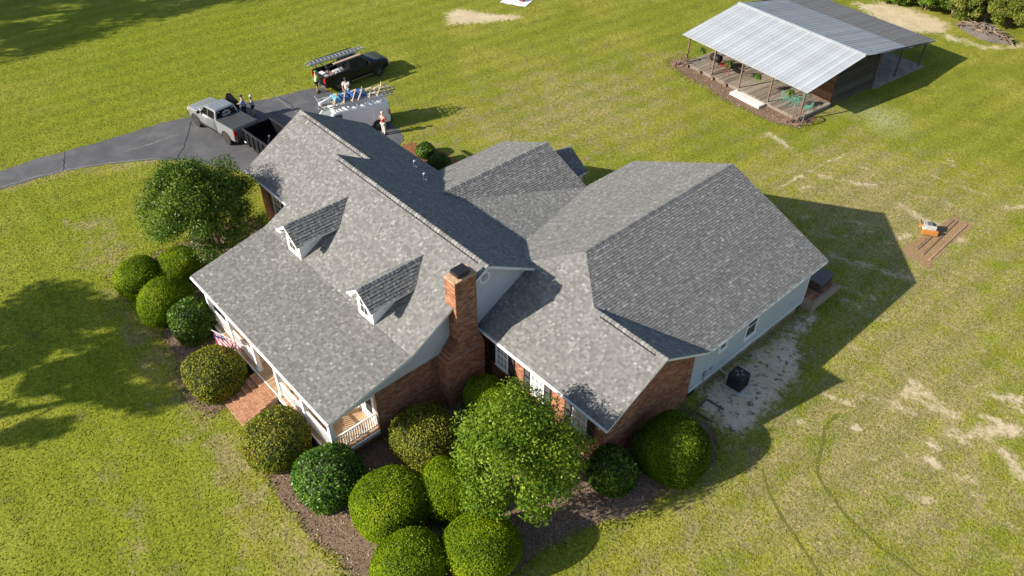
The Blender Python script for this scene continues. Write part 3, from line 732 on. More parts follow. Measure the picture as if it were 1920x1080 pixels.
m = MB(); m.b2(7.29,7.38,15.62,15.80,.95,1.2); m.tube([(7.33,15.71,.95),(7.33,15.71,.05)], .025, 6); part('electric_box', m, mat('grey_box', (.35,.36,.37), .5), house)
m = MB(); m.b2(7.29,7.36,16.15,16.32,1.0,1.15); part('outlet_box', m, _M['grey_box'], house)
for y in (18.6,21.4): m = MB(); m.b2(7.19,7.215,y,y+.42,.16,.36); part('crawl_vent', m, BLACK, house)
m = MB(); m.b2(7.19,7.22,14.72,15.3,.02,.46); part('crawl_door', m, BLACK, house)
# garage block, rear wing
m = MB(); m.b2(-19.1,-12.2,7.1,7.28,0,3.35)
w = part('wall', m, MORTAR, house); bricks_part(w, (0,7.1,0), (1,0,0), (0,-1,0), [(-19.1,0),(-12.3,0),(-12.3,3.35),(-19.1,3.35)], holes=[(-17.6,-16.6,1,2.9)], seed=9)
window(house, (-17.6,7.09,1.05), (1,0,0), (0,-1,0), 1.0, 1.8, 2, 2, GLASS, .08)
shutter(house, (-18.05,7.085,1.0), (1,0,0), (0,-1,0), .42, 1.9); shutter(house, (-16.57,7.085,1.0), (1,0,0), (0,-1,0), .42, 1.9)
wall_poly('wall', [(-19.1,7.3,0),(-19.1,14.6,0),(-19.1,14.6,3.3),(-19.1,10.75,5.5),(-19.1,7.3,3.5)], (.2,0,0), BRICK, house)
wall_poly('wall', [(-18.9,14.6,0),(-11.8,14.6,0),(-11.8,14.6,3.3),(-18.9,14.6,3.3)], (0,-.2,0), BRICK, house)
wall_poly('wall', [(-12.0,14.7,0),(-12.0,19.8,0),(-12.0,19.8,3.0),(-12.0,14.7,3.0)], (.2,0,0), SIDING, house)
wall_poly('wall', [(-11.8,19.9,0),(-5.0,19.9,0),(-5.0,19.9,3.1),(-8.38,19.9,4.6),(-11.8,19.9,3.1)], (0,-.2,0), SIDING, house)
for x in (-9.2,-6.8): m = MB(); m.b2(x-.06,x+.06,21.6,21.72,0,3.02); part('porch_post', m, WHITE, house)
# dormers ---------------------------------------------------------------------
up_ = lambda y: ZR-.5677*(YR-y)
for (x0, x1, xr, xe, xw) in ((-10.02,-8.84,-9.42,-8.46,-10.38),(-3.88,-2.70,-3.28,-2.34,-4.22)):
    m = MB(); ze = 5.58; zr = 6.27
    prof = [(x0,4.40),(x1,4.40),(x1,5.68),(xr,6.14),(x0,5.68)]
    m.slab([(a,4.20,b) for a, b in prof], (0,.12,0)); dm = part('dormer', m, WHITE, house)
    m = MB()
    m.slab([(x1,4.32,up_(4.3)-.05),(x1,6.35,up_(6.35)-.05),(x1,6.35,5.75),(x1,4.32,5.75)], (-.1,0,0)); m.slab([(x0,4.32,up_(4.3)-.05),(x0,6.35,up_(6.35)-.05),(x0,6.35,5.75),(x0,4.32,5.75)], (.1,0,0))
    part('cheek_wall', m, WHITE, dm)
    E_ = [(xe,3.92,ze),(xe,6.30,ze),(xr,7.52,zr),(xr,3.92,zr)]; W_ = [(xr,3.92,zr),(xr,7.52,zr),(xw,6.30,ze),(xw,3.92,ze)]
    for j, P in enumerate((E_, W_)):
        q = [(p[0], p[1], p[2]-.10) for p in P]; b = MB(); b.add(P, [(0,1,2,3)], 0); b.add(P+q, [(i, 4+i, 4+(i+1) % 4, (i+1) % 4) for i in range(4)]+[(7,6,5,4)], 1)
        part('dormer_roof', b, [DECK, WHITE], dm)
        mm = MB()
        for qv, val in shingle_tabs(P, seed=60+j, expo=.15, lift=.03): mm.add(qv, TABF[:1], 0, val); mm.add([qv[4],qv[5],qv[1],qv[0]], [(0,1,2,3)], 1, val)
        o = link('shingles', mm.mesh('shingles', [SHINGLE, EDGE], HO, fix=False), dm); o['kind'] = 'stuff'
    ridge((xr,3.92,zr), (xr,7.45,zr), (1,0,-.74), (-1,0,-.74), dm, w=.14, seed=12)
    m = MB()
    for s, xx in ((1, xe), (-1, xw)): m.add([(xr,3.91,zr-.015),(xx,3.91,ze-.015),(xx,3.91,ze-.16),(xr,3.91,zr-.17),(xr,3.95,zr-.015),(xx,3.95,ze-.015),(xx,3.95,ze-.16),(xr,3.95,zr-.17)], [(0,1,2,3),(4,5,6,7),(0,1,5,4),(3,2,6,7),(1,2,6,5)])
    part('rake_board', m, WHITE, dm)
    m = MB(); m.b2(xw,x0-.01,3.95,4.3,ze-.14,ze-.06); m.b2(x1+.01,xe,3.95,4.3,ze-.14,ze-.06); part('eave_return', m, WHITE, dm)
    wx = (x0+x1)/2; m = MB(); m.b2(wx-.32,wx+.32,4.16,4.19,4.70,5.62); part('window_frame', m, TRIM, dm)
    for a in (-1, 1):
        for b0, b1 in ((4.76,5.13),(5.19,5.56)): m = MB(); m.b2(wx+a*.14-.115,wx+a*.14+.115,4.15,4.158,b0,b1); part('pane', m, GLASS, dm)
# porch -----------------------------------------------------------------------
PZ = .70
for i in range(84):
    x = -12.05+i*.1395
    if x > -.5: break
    m = MB(); m.b2(x,x+.134,.10,2.49,PZ-.03,PZ); part('floor_board', m, FLOORWOOD, house)
m = MB(); m.b2(-12.1,-.38,.04,.098,.50,PZ+.005); m.b2(-.44,-.38,.1,2.47,.50,PZ+.005); m.b2(-12.1,-12.04,.1,2.5,.5,PZ+.005); part('porch_skirt', m, WHITE, house)
m = MB(); m.b2(-12.0,-.46,.12,.3,0,.5); m.b2(-.64,-.47,.3,2.47,0,.5); w = part('porch_foundation', m, MORTAR, house)
bricks_part(w, (0,.12,0), (1,0,0), (0,-1,0), [(-12,0),(-.46,0),(-.46,.49),(-12,.49)], seed=10)
bricks_part(w, (-.47,0,0), (0,1,0), (1,0,0), [(.12,0),(2.47,0),(2.47,.49),(.12,.49)], seed=11)
POSTS = (-11.9,-9.7,-7.26,-5.16,-2.85,-.62)
for x in POSTS:
    m = MB(); m.b2(x-.10,x+.10,.18,.38,PZ,3.06); m.b2(x-.13,x+.13,.15,.41,PZ+.001,PZ+.16); m.b2(x-.13,x+.13,.15,.41,2.93,3.05); part('porch_post', m, WHITE, house)
m = MB(); m.b2(-12.05,-.46,.16,.40,3.06,3.30); m.b2(-.60,-.49,.42,2.48,2.85,3.05); part('porch_beam', m, WHITE, house)
m = MB(); m.add([(-12.1,.03,3.27),(-.5,.03,3.27),(-.5,2.5,3.5),(-12.1,2.5,3.5)], [(0,1,2,3)]); part('porch_ceiling', m, WHITE, house)
def railing(p, q):
    p, q = V3(p), V3(q); m = MB(); m.bar(p+Vector((0,0,.92)), q+Vector((0,0,.92)), .09, .05); part('top_rail', m, WHITE, house)
    m = MB(); m.bar(p+Vector((0,0,.14)), q+Vector((0,0,.14)), .06, .05); part('bottom_rail', m, WHITE, house)
    n = int((q-p).length/.115); me = bal
    for i in range(n):
        c = p+(q-p)*((i+.5)/n); o = link('baluster', me, house, c-Vector(HO))
mb = MB(); mb.b2(-.019,.019,-.019,.019,.165,.895); bal = mb.mesh('baluster', WHITE)
for a, b in ((0,1),(1,2),(3,4),(4,5)): railing((POSTS[a]+.1,.28,PZ), (POSTS[b]-.1,.28,PZ))
railing((-.62,.38,PZ), (-.62,2.48,PZ))
window(house, (-2.3,2.49,1.35), (1,0,0), (0,-1,0), .95, 1.6, 2, 2, GLASS)
shutter(house, (-1.3,2.49,1.33), (1,0,0), (0,-1,0), .4, 1.62); shutter(house, (-2.75,2.49,1.33), (1,0,0), (0,-1,0), .4, 1.62)
m = MB(); m.b2(-6.7,-5.75,2.45,2.495,PZ,2.8); part('front_door', m, BLACK, house)
# brick steps
st = None
for i in range(6):
    z1 = PZ-.115*i-.005; y1 = .03-.31*i; y0 = y1-.31
    m = MB(); m.b2(-7.26,-5.17,y0,y1 if i else .03,0,z1-.04); s_ = part('step', m, MORTAR, house)
    n = 10
    for j in range(n):
        x = -7.25+j*.207; me_ = MB(); me_.b2(x,x+.197,y0-.02,y0+.075,z1-.062,z1,a=RNG.random()); part('brick', me_, STEPBRICK, s_)
    for r in range(2):
        for j in range(n):
            x = -7.25+j*.207; me_ = MB(); me_.b2(x,x+.197,y0+.085+r*.108,y0+.183+r*.108,z1-.05,z1-.003,a=RNG.random()); part('brick', me_, STEPBRICK, s_)
bx_ = thing('recess_box', 'dark brown box added for the dark recess over the brick rear steps by the siding wall corner', 'bin', (7.15,26.0,.636), .05)  # added dark box, stands in for the recess under the eave corner
m = MB(); m.box((0,0,.26), (.75,1.25,.52), None, taper=1.05); part('body', m, mat('recess_box_body', (.06,.045,.04), .6, var=.2), bx_, bevel=.03, off=(0,0,0))
m = MB(); m.box((0,0,.56), (.84,1.36,.08)); part('lid', m, mat('recess_box_lid', (.10,.085,.08), .6, var=.2), bx_, bevel=.02, off=(0,0,0))
# gutters along the eaves
for (a, b) in (((-12.5,-.05,3.36),(0,-.05,3.36)),((-.4,8.15,3.42),(7.78,8.15,3.42)),((-19.48,6.61,3.33),(-12.6,6.61,3.33))):
    m = MB(); m.bar(a, b, .09, .10); part('gutter', m, WHITE, house)
m = MB(); m.bar((7.84,14.95,3.50), (7.84,24.39,3.50), .05, .14); part('fascia_board', m, TRIM, house)
# rear steps under the north-east corner of the east wing
for i, (y0, y1, z1) in enumerate(((24.45,26.6,.62),(26.6,26.95,.42),(26.95,27.3,.22))):
    m = MB(); m.b2(5.6,7.85,y0,y1,0,z1); s_ = part('rear_step', m, MORTAR, house)
    k_ = 0
    for xx in np.arange(5.62,7.7,.21):
        for yy in np.arange(y0+.01,y1-.09,.107): m = MB(); m.b2(xx,xx+.2,yy,yy+.1,z1-.04,z1+.012); part('brick', m, BRICK, s_)
# ------------------------------------------------------------------ open metal-roofed shed behind the house
SHR = math.radians(-5.5); SHL, D1, D2, D3 = 12.1, 6.28, 12.28, 16.07; Z0, Z1, Z2, Z3 = 2.55, 3.62, 2.60, 2.22
shed = thing('open_shed', 'low open-sided shed with ribbed silver metal roof and plank deck', 'shed', (-15.74,42.30,0), SHR)
def metal(name, c, rough):
    k = N(name); v = k.coord(); n1 = k.noise(.7, 5, .65, v, .3); n2 = k.noise(9, 3, .6, v)
    cc = k.ramp(n1, [(.3, tuple(x*.82 for x in c)), (.7, c)]); oi = k.n('ShaderNodeObjectInfo'); cc = k.mix(1.0, cc, k.ramp(oi.outputs['Random'], [(0, (.84,.84,.84)), (1, (1.06,1.06,1.06))]), 'MULTIPLY'); n3 = k.noise(.35, 5, .7, v, 1.0); cc = k.mix(k.math('MULTIPLY', k.step(n3, .58, .75), .35), cc, (.22,.17,.13)); cc = k.mix(.25, cc, k.ramp(n2, [(.35, (.8,.8,.8)), (.65, (1.05,1.05,1.05))]), 'MULTIPLY')
    k.col(cc); k.b.inputs['Roughness'].default_value = rough; k.b.inputs['Metallic'].default_value = .2; return k.mat
MET1 = metal('silver_roof_metal', (.53,.56,.585), .6); MET2 = metal('grey_roof_metal', (.36,.375,.39), .6); MET3 = metal('old_roof_metal', (.20,.195,.185), .7)
WOOD = mat_attr('weathered_wood', [(0,(.16,.13,.105)),(.5,(.27,.225,.18)),(1,(.38,.33,.27))], .9, 8, .4, .3, 30, stain=.5)
DARKWOOD = mat_attr('dark_planks', [(0,(.040,.034,.030)),(.5,(.065,.055,.047)),(1,(.11,.095,.08))], .9, 8, .4, .3, 30)
NPAN = 37; pw = SHL/NPAN
for (d0, z0, d1, z1, mt) in ((0,Z0,D1,Z1,MET1),(D1,Z1,D2,Z2,MET2),(D2-.15,Z2-.03,D3,Z3,MET3)):
    dd = Vector((0, d1-d0, z1-z0)); L = dd.length; t = dd/L; n = Vector((0,-t.z,t.y)); m = MB()
    def pt(x, s, h): q = t*s+n*h; return (x, q.y, q.z)
    prof = [(0,0),(.014,.024),(.034,.024),(.048,0),(pw*.5-.02,0),(pw*.5,.012),(pw*.5+.02,0),(pw,0)]
    a = [pt(x, 0, h) for x, h in prof]; b = [pt(x, L, h) for x, h in prof]; k_ = len(prof)
    m.add(a+b, [(i, i+1, k_+i+1, k_+i) for i in range(k_-1)])
    c_ = [pt(x, 0, -.03) for x, h in prof]+[pt(x, L, -.03) for x, h in prof]
    m.add(a+c_[:k_], [(i, i+1, k_+i+1, k_+i) for i in range(k_-1)]); m.add([c_[0], c_[k_-1], c_[-1], c_[k_]], [(0,1,2,3)])
    me = m.mesh('roof_panel', mt, fix=False)
    for i in range(NPAN): link('roof_panel', me, shed, (i*pw, d0, z0))
m = MB(); m.bar((0,D1-.05,Z1+.055), (SHL,D1-.05,Z1+.055), .30, .02); m.bar((0,D1+.1,Z1+.03), (SHL,D1+.1,Z1+.03), .12, .02, up=(0,.2,1)); part('ridge_flashing', m, MET1, shed)
RUST = mat('rusty_post', (.16,.10,.075), .85, var=.4, scale=6)
PX = (.45,3.2,5.95,8.75,SHL-.45)
for x in PX:
    m = MB(); m.b2(x-.05,x+.05,.40,.50,.28,Z0+.03); part('post', m, RUST, shed)
for x in (.45, SHL-.45):
    for d, zz in ((9.3,Z1-.60),(12.25,Z2-.06),(15.6,Z3-.02)):
        m = MB(); m.b2(x-.06,x+.06,d-.06,d+.06,0,zz); part('post', m, RUST, shed)
for x in (4.2,8.0):
    m = MB(); m.b2(x-.06,x+.06,15.54,15.66,0,Z3-.02); part('post', m, RUST, shed)
for d, z in ((.45,Z0-.02),(D1,Z1-.06),(12.25,Z2-.09),(15.6,Z3-.08)): m = MB(); m.b2(.2,SHL-.2,d-.05,d+.05,z-.10,z+.02); part('beam', m, DARKWOOD, shed)
for x in (.08, SHL-.08):
    m = MB(); m.bar((x,.05,Z0-.09), (x,D1,Z1-.09), .05, .10); m.bar((x,D1,Z1-.09), (x,D3,Z3-.09), .05, .10); part('rafter', m, DARKWOOD, shed)
# deck boards
NB = 74
for i in range(NB):
    x = .4+i*(SHL-.8)/NB; w_ = (SHL-.8)/NB-.012; m = MB(); m.b2(x,x+w_,.30+RNG.uniform(-.03,.03),4.05,.25,.285,a=RNG.random()); part('deck_board', m, WOOD, shed)
m = MB(); m.b2(.4,SHL-.4,.36,.41,.02,.245); m.b2(SHL-.46,SHL-.41,.42,4.0,.02,.245); part('deck_joist', m, WOOD, shed)
for i in range(5): x = .7+i*1.35; m = MB(); m.b2(x,x+.22,.14,.28,0,.26); part('deck_stub', m, RUST, shed)
# enclosed room of planks under the ridge
for (a, b, side) in (((.6,4.1),(SHL-.5,4.1),0),((SHL-.5,4.1),(SHL-.5,9.2),1),((.6,4.1),(.6,9.2),2),((.6,9.2),(SHL-.5,9.2),3)):
    k_ = 13
    for i in range(k_):
        z0 = .05+i*.24
        if (side == 0 and z0 > 2.9) or (side == 3 and z0 > 2.6): continue
        m = MB(); dx = RNG.uniform(-.012,.012); ztop = z0+.232
        if side in (1, 2):
            lim = lambda z: (4.1 if z < 2.95 else 4.1+(z-2.95)/.17, 9.2 if z < 2.85 else 9.2-(z-2.85)/.17)
            y0, y1 = lim(ztop)
            if y1-y0 < .4: continue
            m.b2(a[0]+dx-.02,a[0]+dx+.02,y0,y1,z0,ztop,a=RNG.random())
        else: m.b2(a[0]+.025,b[0]-.025,a[1]+dx-.02,a[1]+dx+.02,z0,ztop,a=RNG.random())
        part('plank', m, DARKWOOD if side else mat_attr('brown_planks', [(0,(.14,.075,.045)),(1,(.30,.18,.11))], .9, 8, .4, .3, 30), shed)
sf = MB(); sf.slab([(.3,9.25,.02),(SHL-.2,9.25,.02),(SHL-.1,15.9,.02),(.3,15.9,.02)], (0,0,-.05)); part('carport_floor', sf, mat('carport_dirt', (.33,.29,.24), .95, var=.3, scale=1.5, bump=.2), shed)
def slocal(x, d, z=0):
    c, s = math.cos(SHR), math.sin(SHR); return (-15.74+x*c-d*s, 42.30+x*s+d*c, z)
# concrete step slab
m = MB(); m.b2(-1.42,1.42,-.38,.38,.0,.20); o = part('concrete_step', m, mat('pale_concrete', (.62,.60,.56), .9, var=.12, scale=3, bump=.15), None, bevel=.02)
o.location = slocal(7.35,-.12,.012); o.rotation_euler = (0,0,SHR-.01); tag(o, 'long pale concrete slab step in front of the shed deck', 'step')
# wagon wheels leaning on posts
def wagon_wheel(loc, rz, tilt, label, r=.55):
    t = thing('wagon_wheel', label, 'wagon wheel', loc, rz, 'iron wagon wheels at the shed corners')
    R = Euler((tilt,0,0)).to_matrix(); c = Vector((0,0,r*math.cos(tilt)+.03))
    P = lambda a, q: tuple(R @ Vector((q*math.cos(a), 0, q*math.sin(a)))+c)
    m = MB(); m.tube([P(2*math.pi*k/28, r) for k in range(28)], .042, 6, closed=True); part('rim', m, RUST, t)
    m = MB(); m.tube([R @ Vector((0,-.12,0))+c, R @ Vector((0,.12,0))+c], .07, 8); part('hub', m, RUST, t)
    for k in range(10): m = MB(); m.tube([P(2*math.pi*k/10, .05), P(2*math.pi*k/10, r-.01)], .016, 5); part('spoke', m, RUST, t)
p = slocal(.25,-.02); wagon_wheel((p[0],p[1],.012), SHR+.25, -.12, 'rusty spoked wagon wheel by the shed corner post next to the grill')
p = slocal(SHL-.35,-.15); wagon_wheel((p[0],p[1],.012), SHR+.1, -.12, 'rusty spoked wagon wheel by the shed corner post next to the green table', .62)
# iron plough frames beside each wheel
for (x, d, lab) in ((.05,-.25,'rusty upright iron plough by the shed corner next to the grill'),(SHL-.75,-.35,'rusty low iron plough by the shed corner next to the green table')):
    p = slocal(x, d); t = thing('old_plough', lab, 'plough', (p[0],p[1],.012), SHR+.4, 'old iron ploughs at the shed corners')
    m = MB(); m.tube([(-.5,0,.06),(-.1,0,.35),(.3,.0,.42)], .03, 6); part('beam', m, RUST, t)
    for s in (-1, 1): m = MB(); m.tube([(.0,s*.05,.1),(.35,s*.18,.55),(.62,s*.26,.85)], .022, 6); part('handle', m, RUST, t)
    m = MB(); m.add([(-.55,-.02,0),(-.1,.16,0),(-.05,.05,.28),(-.3,-.02,.1),(-.1,-.1,0)], [(0,1,2,3),(0,3,2,4),(0,4,1)]); part('share', m, mat('red_iron', (.13,.05,.04), .7, var=.3), t)
# hanging ferns under the front eave
FERN = mat_leaf('fern', [(0,(.03,.07,.012)),(.5,(.07,.14,.02)),(1,(.15,.22,.04))], .3)
for i, x in enumerate((1.75,4.55,7.35,10.35)):
    p = slocal(x, .62, 1.72); t = thing('hanging_fern', ('bushy green fern hung under the shed eave beside the grill','green fern hung under the shed eave between the grill and slab step','green fern hung under the shed eave above the slab step','green fern hung under the shed eave beside the teal table')[i], 'fern', (p[0],p[1],p[2]), 0, 'ferns hung along the shed eave')
    m = MB(); m.lathe([(.09,-.12),(.14,.06)], (0,0,0), 10); part('pot', m, BLACK, t)
    m = MB()
    for k in range(3): a = k*2.1; m.tube([(.13*math.cos(a),.13*math.sin(a),.06),(0,0,.72)], .006, 4)
    part('hanger', m, BLACK, t); m = MB()
    for k in range(70):
        a = RNG.uniform(0, 6.28); el = RNG.uniform(-.2, 1.3); L = RNG.uniform(.28, .5); d = Vector((math.cos(a)*math.cos(el), math.sin(a)*math.cos(el), math.sin(el))); w = Vector((-d.y, d.x, 0)).normalized()*.035
        q = [Vector((0,0,.05))+d*(L*s)+Vector((0,0,-.32*s*s)) for s in (0,.35,.7,1.0)]; v_ = RNG.random()
        for a0, a1, w0, w1 in ((q[0],q[1],.5,1.2),(q[1],q[2],1.2,1.0),(q[2],q[3],1.0,.2)): m.add([a0-w*w0, a0+w*w0, a1+w*w1, a1-w*w1], [(0,1,2,3)], 0, v_)
    part('fronds', m, FERN, t, kind='stuff')
# kettle grill on a red cart, metal table and chairs
p = slocal(2.75, 1.2, .286); t = thing('barbecue_grill', 'black barrel barbecue grill on a red stand on the shed deck', 'grill', p, SHR)
m = MB(); m.lathe([(.02,-.45),(.30,-.42),(.33,0),(.30,.42),(.02,.45)], (0,0,1.0), 14, 'x'); part('barrel', m, BLACK, t, True)
m = MB(); m.b2(.5,1.3,-.3,.3,.72,.78); part('side_shelf', m, mat('red_paint', (.20,.03,.03), .5), t)
for a in (-.35,.35):
    for b in (-.22,.22): m = MB(); m.bar((a,b,0), (a*.9,b*.8,.8), .04, .04); part('leg', m, RUST, t)
for a, b in ((1.25,.25),(1.25,-.25)): m = MB(); m.bar((a,b,0), (a,b,.73), .03, .03); part('leg', m, _M['red_paint'], t)
TEAL = mat('teal_iron', (.10,.34,.26), .5, var=.15)
p = slocal(SHL-1.6, 1.35, .286); t = thing('patio_table', 'round teal wire patio table on the shed deck', 'table', p, 0)
m = MB()
for r in (.2,.4,.55): m.tube([(r*math.cos(k*.3142), r*math.sin(k*.3142), .7) for k in range(20)], .012, 5, closed=True)
for k in range(10): a = k*.314; m.bar((-.55*math.cos(a),-.55*math.sin(a),.70), (.55*math.cos(a),.55*math.sin(a),.70), .012, .012)
part('table_top', m, TEAL, t)
for k in range(4): a = k*1.571+.4; m = MB(); m.tube([(.12*math.cos(a),.12*math.sin(a),.68),(.15*math.cos(a),.15*math.sin(a),.35),(.42*math.cos(a),.42*math.sin(a),0)], .015, 5); part('leg', m, TEAL, t)
for k, (dx, dy, rz) in enumerate(((-.95,.1,0),(.95,.15,3.1),(.05,.95,-1.6))):
    c = thing('patio_chair', ('teal wire patio chair tucked against the round table towards the ferns','teal wire patio chair at the round table beside the deck end','teal wire patio chair at the round table next to the plank wall')[k], 'chair', (p[0]+dx,p[1]+dy,p[2]), rz, 'teal chairs round the patio table')
    m = MB(); m.tube([(.22*math.cos(q*.4488), .22*math.sin(q*.4488), .43) for q in range(14)], .014, 5, closed=True)
    for q in range(6): m.bar((-.2,-.18+.072*q,.43), (.2,-.18+.072*q,.43), .01, .01)
    part('seat', m, TEAL, c)
    m = MB(); m.tube([(-.2,-.2,.43),(-.3,-.2,.8),(-.33,0,.92),(-.3,.2,.8),(-.2,.2,.43)], .014, 5)
    for q in (-.1,0,.1): m.bar((-.21,q,.43), (-.32,q,.88), .01, .01)
    part('backrest', m, TEAL, c)
    for a, b in ((-.18,-.18),(-.18,.18),(.18,-.18),(.18,.18)): m = MB(); m.tube([(a,b,.43),(a*1.2,b*1.2,0)], .013, 5); part('leg', m, TEAL, c)
# ------------------------------------------------------------------ vehicles (local x forward, y left, z up)
TYRE = mat('tyre_rubber', (.022,.021,.020), .9, var=.3, scale=8)
RIM = mat('alloy_rim', (.42,.42,.43), .35, .7, var=.1)
CHROME = mat('chrome', (.6,.6,.6), .2, .9, var=.05)
RED = mat('tail_lamp', (.42,.012,.012), .25, var=.1)
LAMP = mat('head_lamp', (.75,.75,.72), .15, var=.05)
TINT = mat('tinted_glass', (.006,.007,.008), .25, var=.2, spec=.15)
CLEARG = mat('van_glass', (.10,.13,.14), .07, var=.2, spec=.9)
PLAST = mat('black_plastic', (.018,.018,.019), .7, var=.25)
def paint_mat(name, c, metal=0.3, rough=.28): return mat(name, c, rough, metal, var=.05, scale=1.5, coat=.1 if sum(c) < .2 else .5, spec=.25 if sum(c) < .2 else .5)
def wheel(t, x, y, r, w, rim=RIM, dark=False):
    s = 1 if y > 0 else -1
    o = link('wheel', None, t, (x, y, r))
    m = MB(); m.lathe([(r*.62,-w/2),(r*.93,-w/2),(r,-w/2+.04),(r,w/2-.04),(r*.93,w/2),(r*.62,w/2)], (0,0,0), 22, 'y'); me = m.mesh('tyre', TYRE)
    link('tyre', me, o)
    m = MB(); m.lathe([(r*.60,-w*.4),(r*.63,w*.36*s if s > 0 else -w*.36)], (0,0,0), 18, 'y')
    for k in range(6):
        a = k*math.pi/3; m.bar((r*.08*math.cos(a), s*w*.40, r*.08*math.sin(a)), (r*.6*math.cos(a), s*w*.43, r*.6*math.sin(a)), .02, .09 if not dark else .06, up=(0,1,0))
    m.lathe([(r*.15,-.01),(r*.15,.01)], (0,s*w*.43,0), 10, 'y'); link('rim', m.mesh('rim', rim), o)
def rsec(x, hw, z0, z1, rt=.10, rb=.05, tum=0.0):
    """rounded-rectangle section across the body at x"""
    P = []
    for (cy, cz, r, a0) in ((hw-rb, z0+rb, rb, -90), (hw-tum-rt, z1-rt, rt, 0), (-(hw-tum-rt), z1-rt, rt, 90), (-(hw-rb), z0+rb, rb, 180)):
        for k in range(4): a = math.radians(a0+30*k); P.append((x, cy+r*math.cos(a), cz+r*math.sin(a)))
    return P
def pickup(name, label, loc, rz, body, lift=0.0, rim=RIM, wr=.40, open_bed=True, door_open=False, dark_flare=False):
    t = thing(name, label, 'pickup truck', loc, rz); g = lift
    zb0 = .42+g; hood = 1.16+g; belt = 1.24+g; roof = 1.86+g; hw = .99; wb = 1.84
    # nose and cab lower body
    m = MB(); m.ring([rsec(2.86,.86,zb0+.10,hood-.16,.10), rsec(2.80,.93,zb0+.04,hood-.06,.12), rsec(2.55,.97,zb0,hood-.01,.13), rsec(1.75,.985,zb0,hood+.04,.12), rsec(1.25,.99,zb0,belt-.02,.09), rsec(-.78,.99,zb0,belt,.06)])
    part('body', m, body, t, True)
    m = MB(); m.ring([rsec(2.45,.66,hood-.04,hood+.02,.04), rsec(1.6,.72,hood,hood+.075,.05), rsec(1.30,.72,hood+.02,belt+.02,.04)]); part('hood', m, body, t, True)
    # greenhouse
    def ring4(x0, x1, w, z): return [(x0,-w,z),(x1,-w,z),(x1,w,z),(x0,w,z)]
    b0 = ring4(-.78,1.32,.93,belt-.03); b1 = ring4(-.66,.62,.76,roof-.05); b2 = ring4(-.56,.48,.66,roof)
    m = MB(); m.ring([b0,b1,b2]); cab = part('cab', m, body, t, bevel=.03)
    for k in range(4): y = -.42+.28*k; m = MB(); m.bar((-.5,y,roof+.004), (.42,y,roof+.004), .05, .02); part('roof_rib', m, body, cab)
    def quad(a, b, c, d, n, matl, e=.006):
        n = V3(n)*e; m = MB(); m.add([V3(p)+n for p in (a,b,c,d)], [(0,1,2,3)]); return part('window', m, matl, cab)
    lerp = lambda p, q, f: tuple(p[i]+(q[i]-p[i])*f for i in range(3))
    # windscreen, rear glass, side glass (set just proud of the pillars)
    quad(*[(lerp((1.32,s*.93,belt-.03),(.62,s*.76,roof-.05),f)[0], s*(.80 if f < .5 else .68), lerp((1.32,0,belt-.03),(.62,0,roof-.05),f)[2]) for s, f in ((1,.12),(-1,.12),(-1,.93),(1,.93))], (.66,0,.75), TINT, .008)
    quad(*[(lerp((-.78,0,belt-.03),(-.66,0,roof-.05),f)[0], s*(.80 if f < .5 else .68), lerp((-.78,0,belt-.03),(-.66,0,roof-.05),f)[2]) for s, f in ((1,.10),(-1,.10),(-1,.93),(1,.93))], (-1,0,.2), TINT, .008)
    for s in (1, -1):
        yy = lambda f: s*(.93+(.76-.93)*f)
        for (xa, xb, xc, xd) in ((.26,1.10,.62,.26),(-.60,.20,.20,-.54)):
            f0, f1 = .10, .92; z0 = belt-.03+(roof-.02-belt)*f0; z1 = belt-.03+(roof-.02-belt)*f1
            quad((xa,yy(f0),z0),(xb,yy(f0),z0),(xc,yy(f1),z1),(xd,yy(f1),z1), (0,s,.2), TINT, .010)
        for x in (.25,-.72): m = MB(); m.bar((x,s*.993,zb0+.1), (x,s*.993,belt-.06), .006, .014, up=(1,0,0)); part('door_seam', m, PLAST, t)
        for x in (.36,-.60): m = MB(); m.b2(x,x+.2,s*.985,s*1.012,belt-.17,belt-.13); part('door_handle', m, body if body.name == 'silver_paint' else PLAST, t)
        m = MB(); m.box((1.02,s*1.12,belt+.10), (.12,.22,.17)); m.bar((1.04,s*.95,belt+.03),(1.02,s*1.05,belt+.08),.05,.04); part('mirror', m, PLAST, t)
        m = MB(); m.b2(-.75,1.25,s*.96,s*1.06,zb0-.06,zb0-.02); part('running_board', m, PLAST if dark_flare else CHROME, t)
        m = MB(); m.b2(2.70,2.855,s*.60,s*.93,hood-.34,hood-.17); part('headlight', m, LAMP, t)
        m = MB(); m.b2(-2.955,-2.86,s*.80,s*.985,.86+g,1.22+g); part('tail_light', m, RED, t)
        for x in (wb, -wb):                   # wheel housings and flares
            m = MB(); a = [math.radians(q) for q in range(0, 181, 15)]
            m.add([(x+(wr+.07)*math.cos(q), s*.994, wr+.02+(wr+.07)*math.sin(q)) for q in a], [tuple(range(len(a)))]); part('wheel_housing', m, PLAST, t)
            m = MB(); m.tube([(x+(wr+.10)*math.cos(q), s*.99, wr+.02+(wr+.10)*math.sin(q)) for q in a], .035, 6); part('wheel_flare', m, PLAST if dark_flare else body, t, True)
            wheel(t, x, s*.90, wr, .27, rim, dark_flare)
    # bed
    bz = 1.30+g; m = MB()
    m.b2(-2.86,-.79,.88,.99,zb0,bz); m.b2(-2.86,-.79,-.99,-.88,zb0,bz); m.b2(-.86,-.80,-.88,.88,zb0,bz); m.b2(-2.86,-.86,-.88,.88,zb0,zb0+.35)
    part('bed', m, body, t, bevel=.02); m = MB(); m.b2(-2.90,-2.862,-.86,.86,zb0+.12,bz-.01); part('tailgate', m, body, t, bevel=.015)
    m = MB(); m.b2(-2.84,-.87,-.87,.87,zb0+.352,zb0+.37); part('bed_liner', m, PLAST, t)
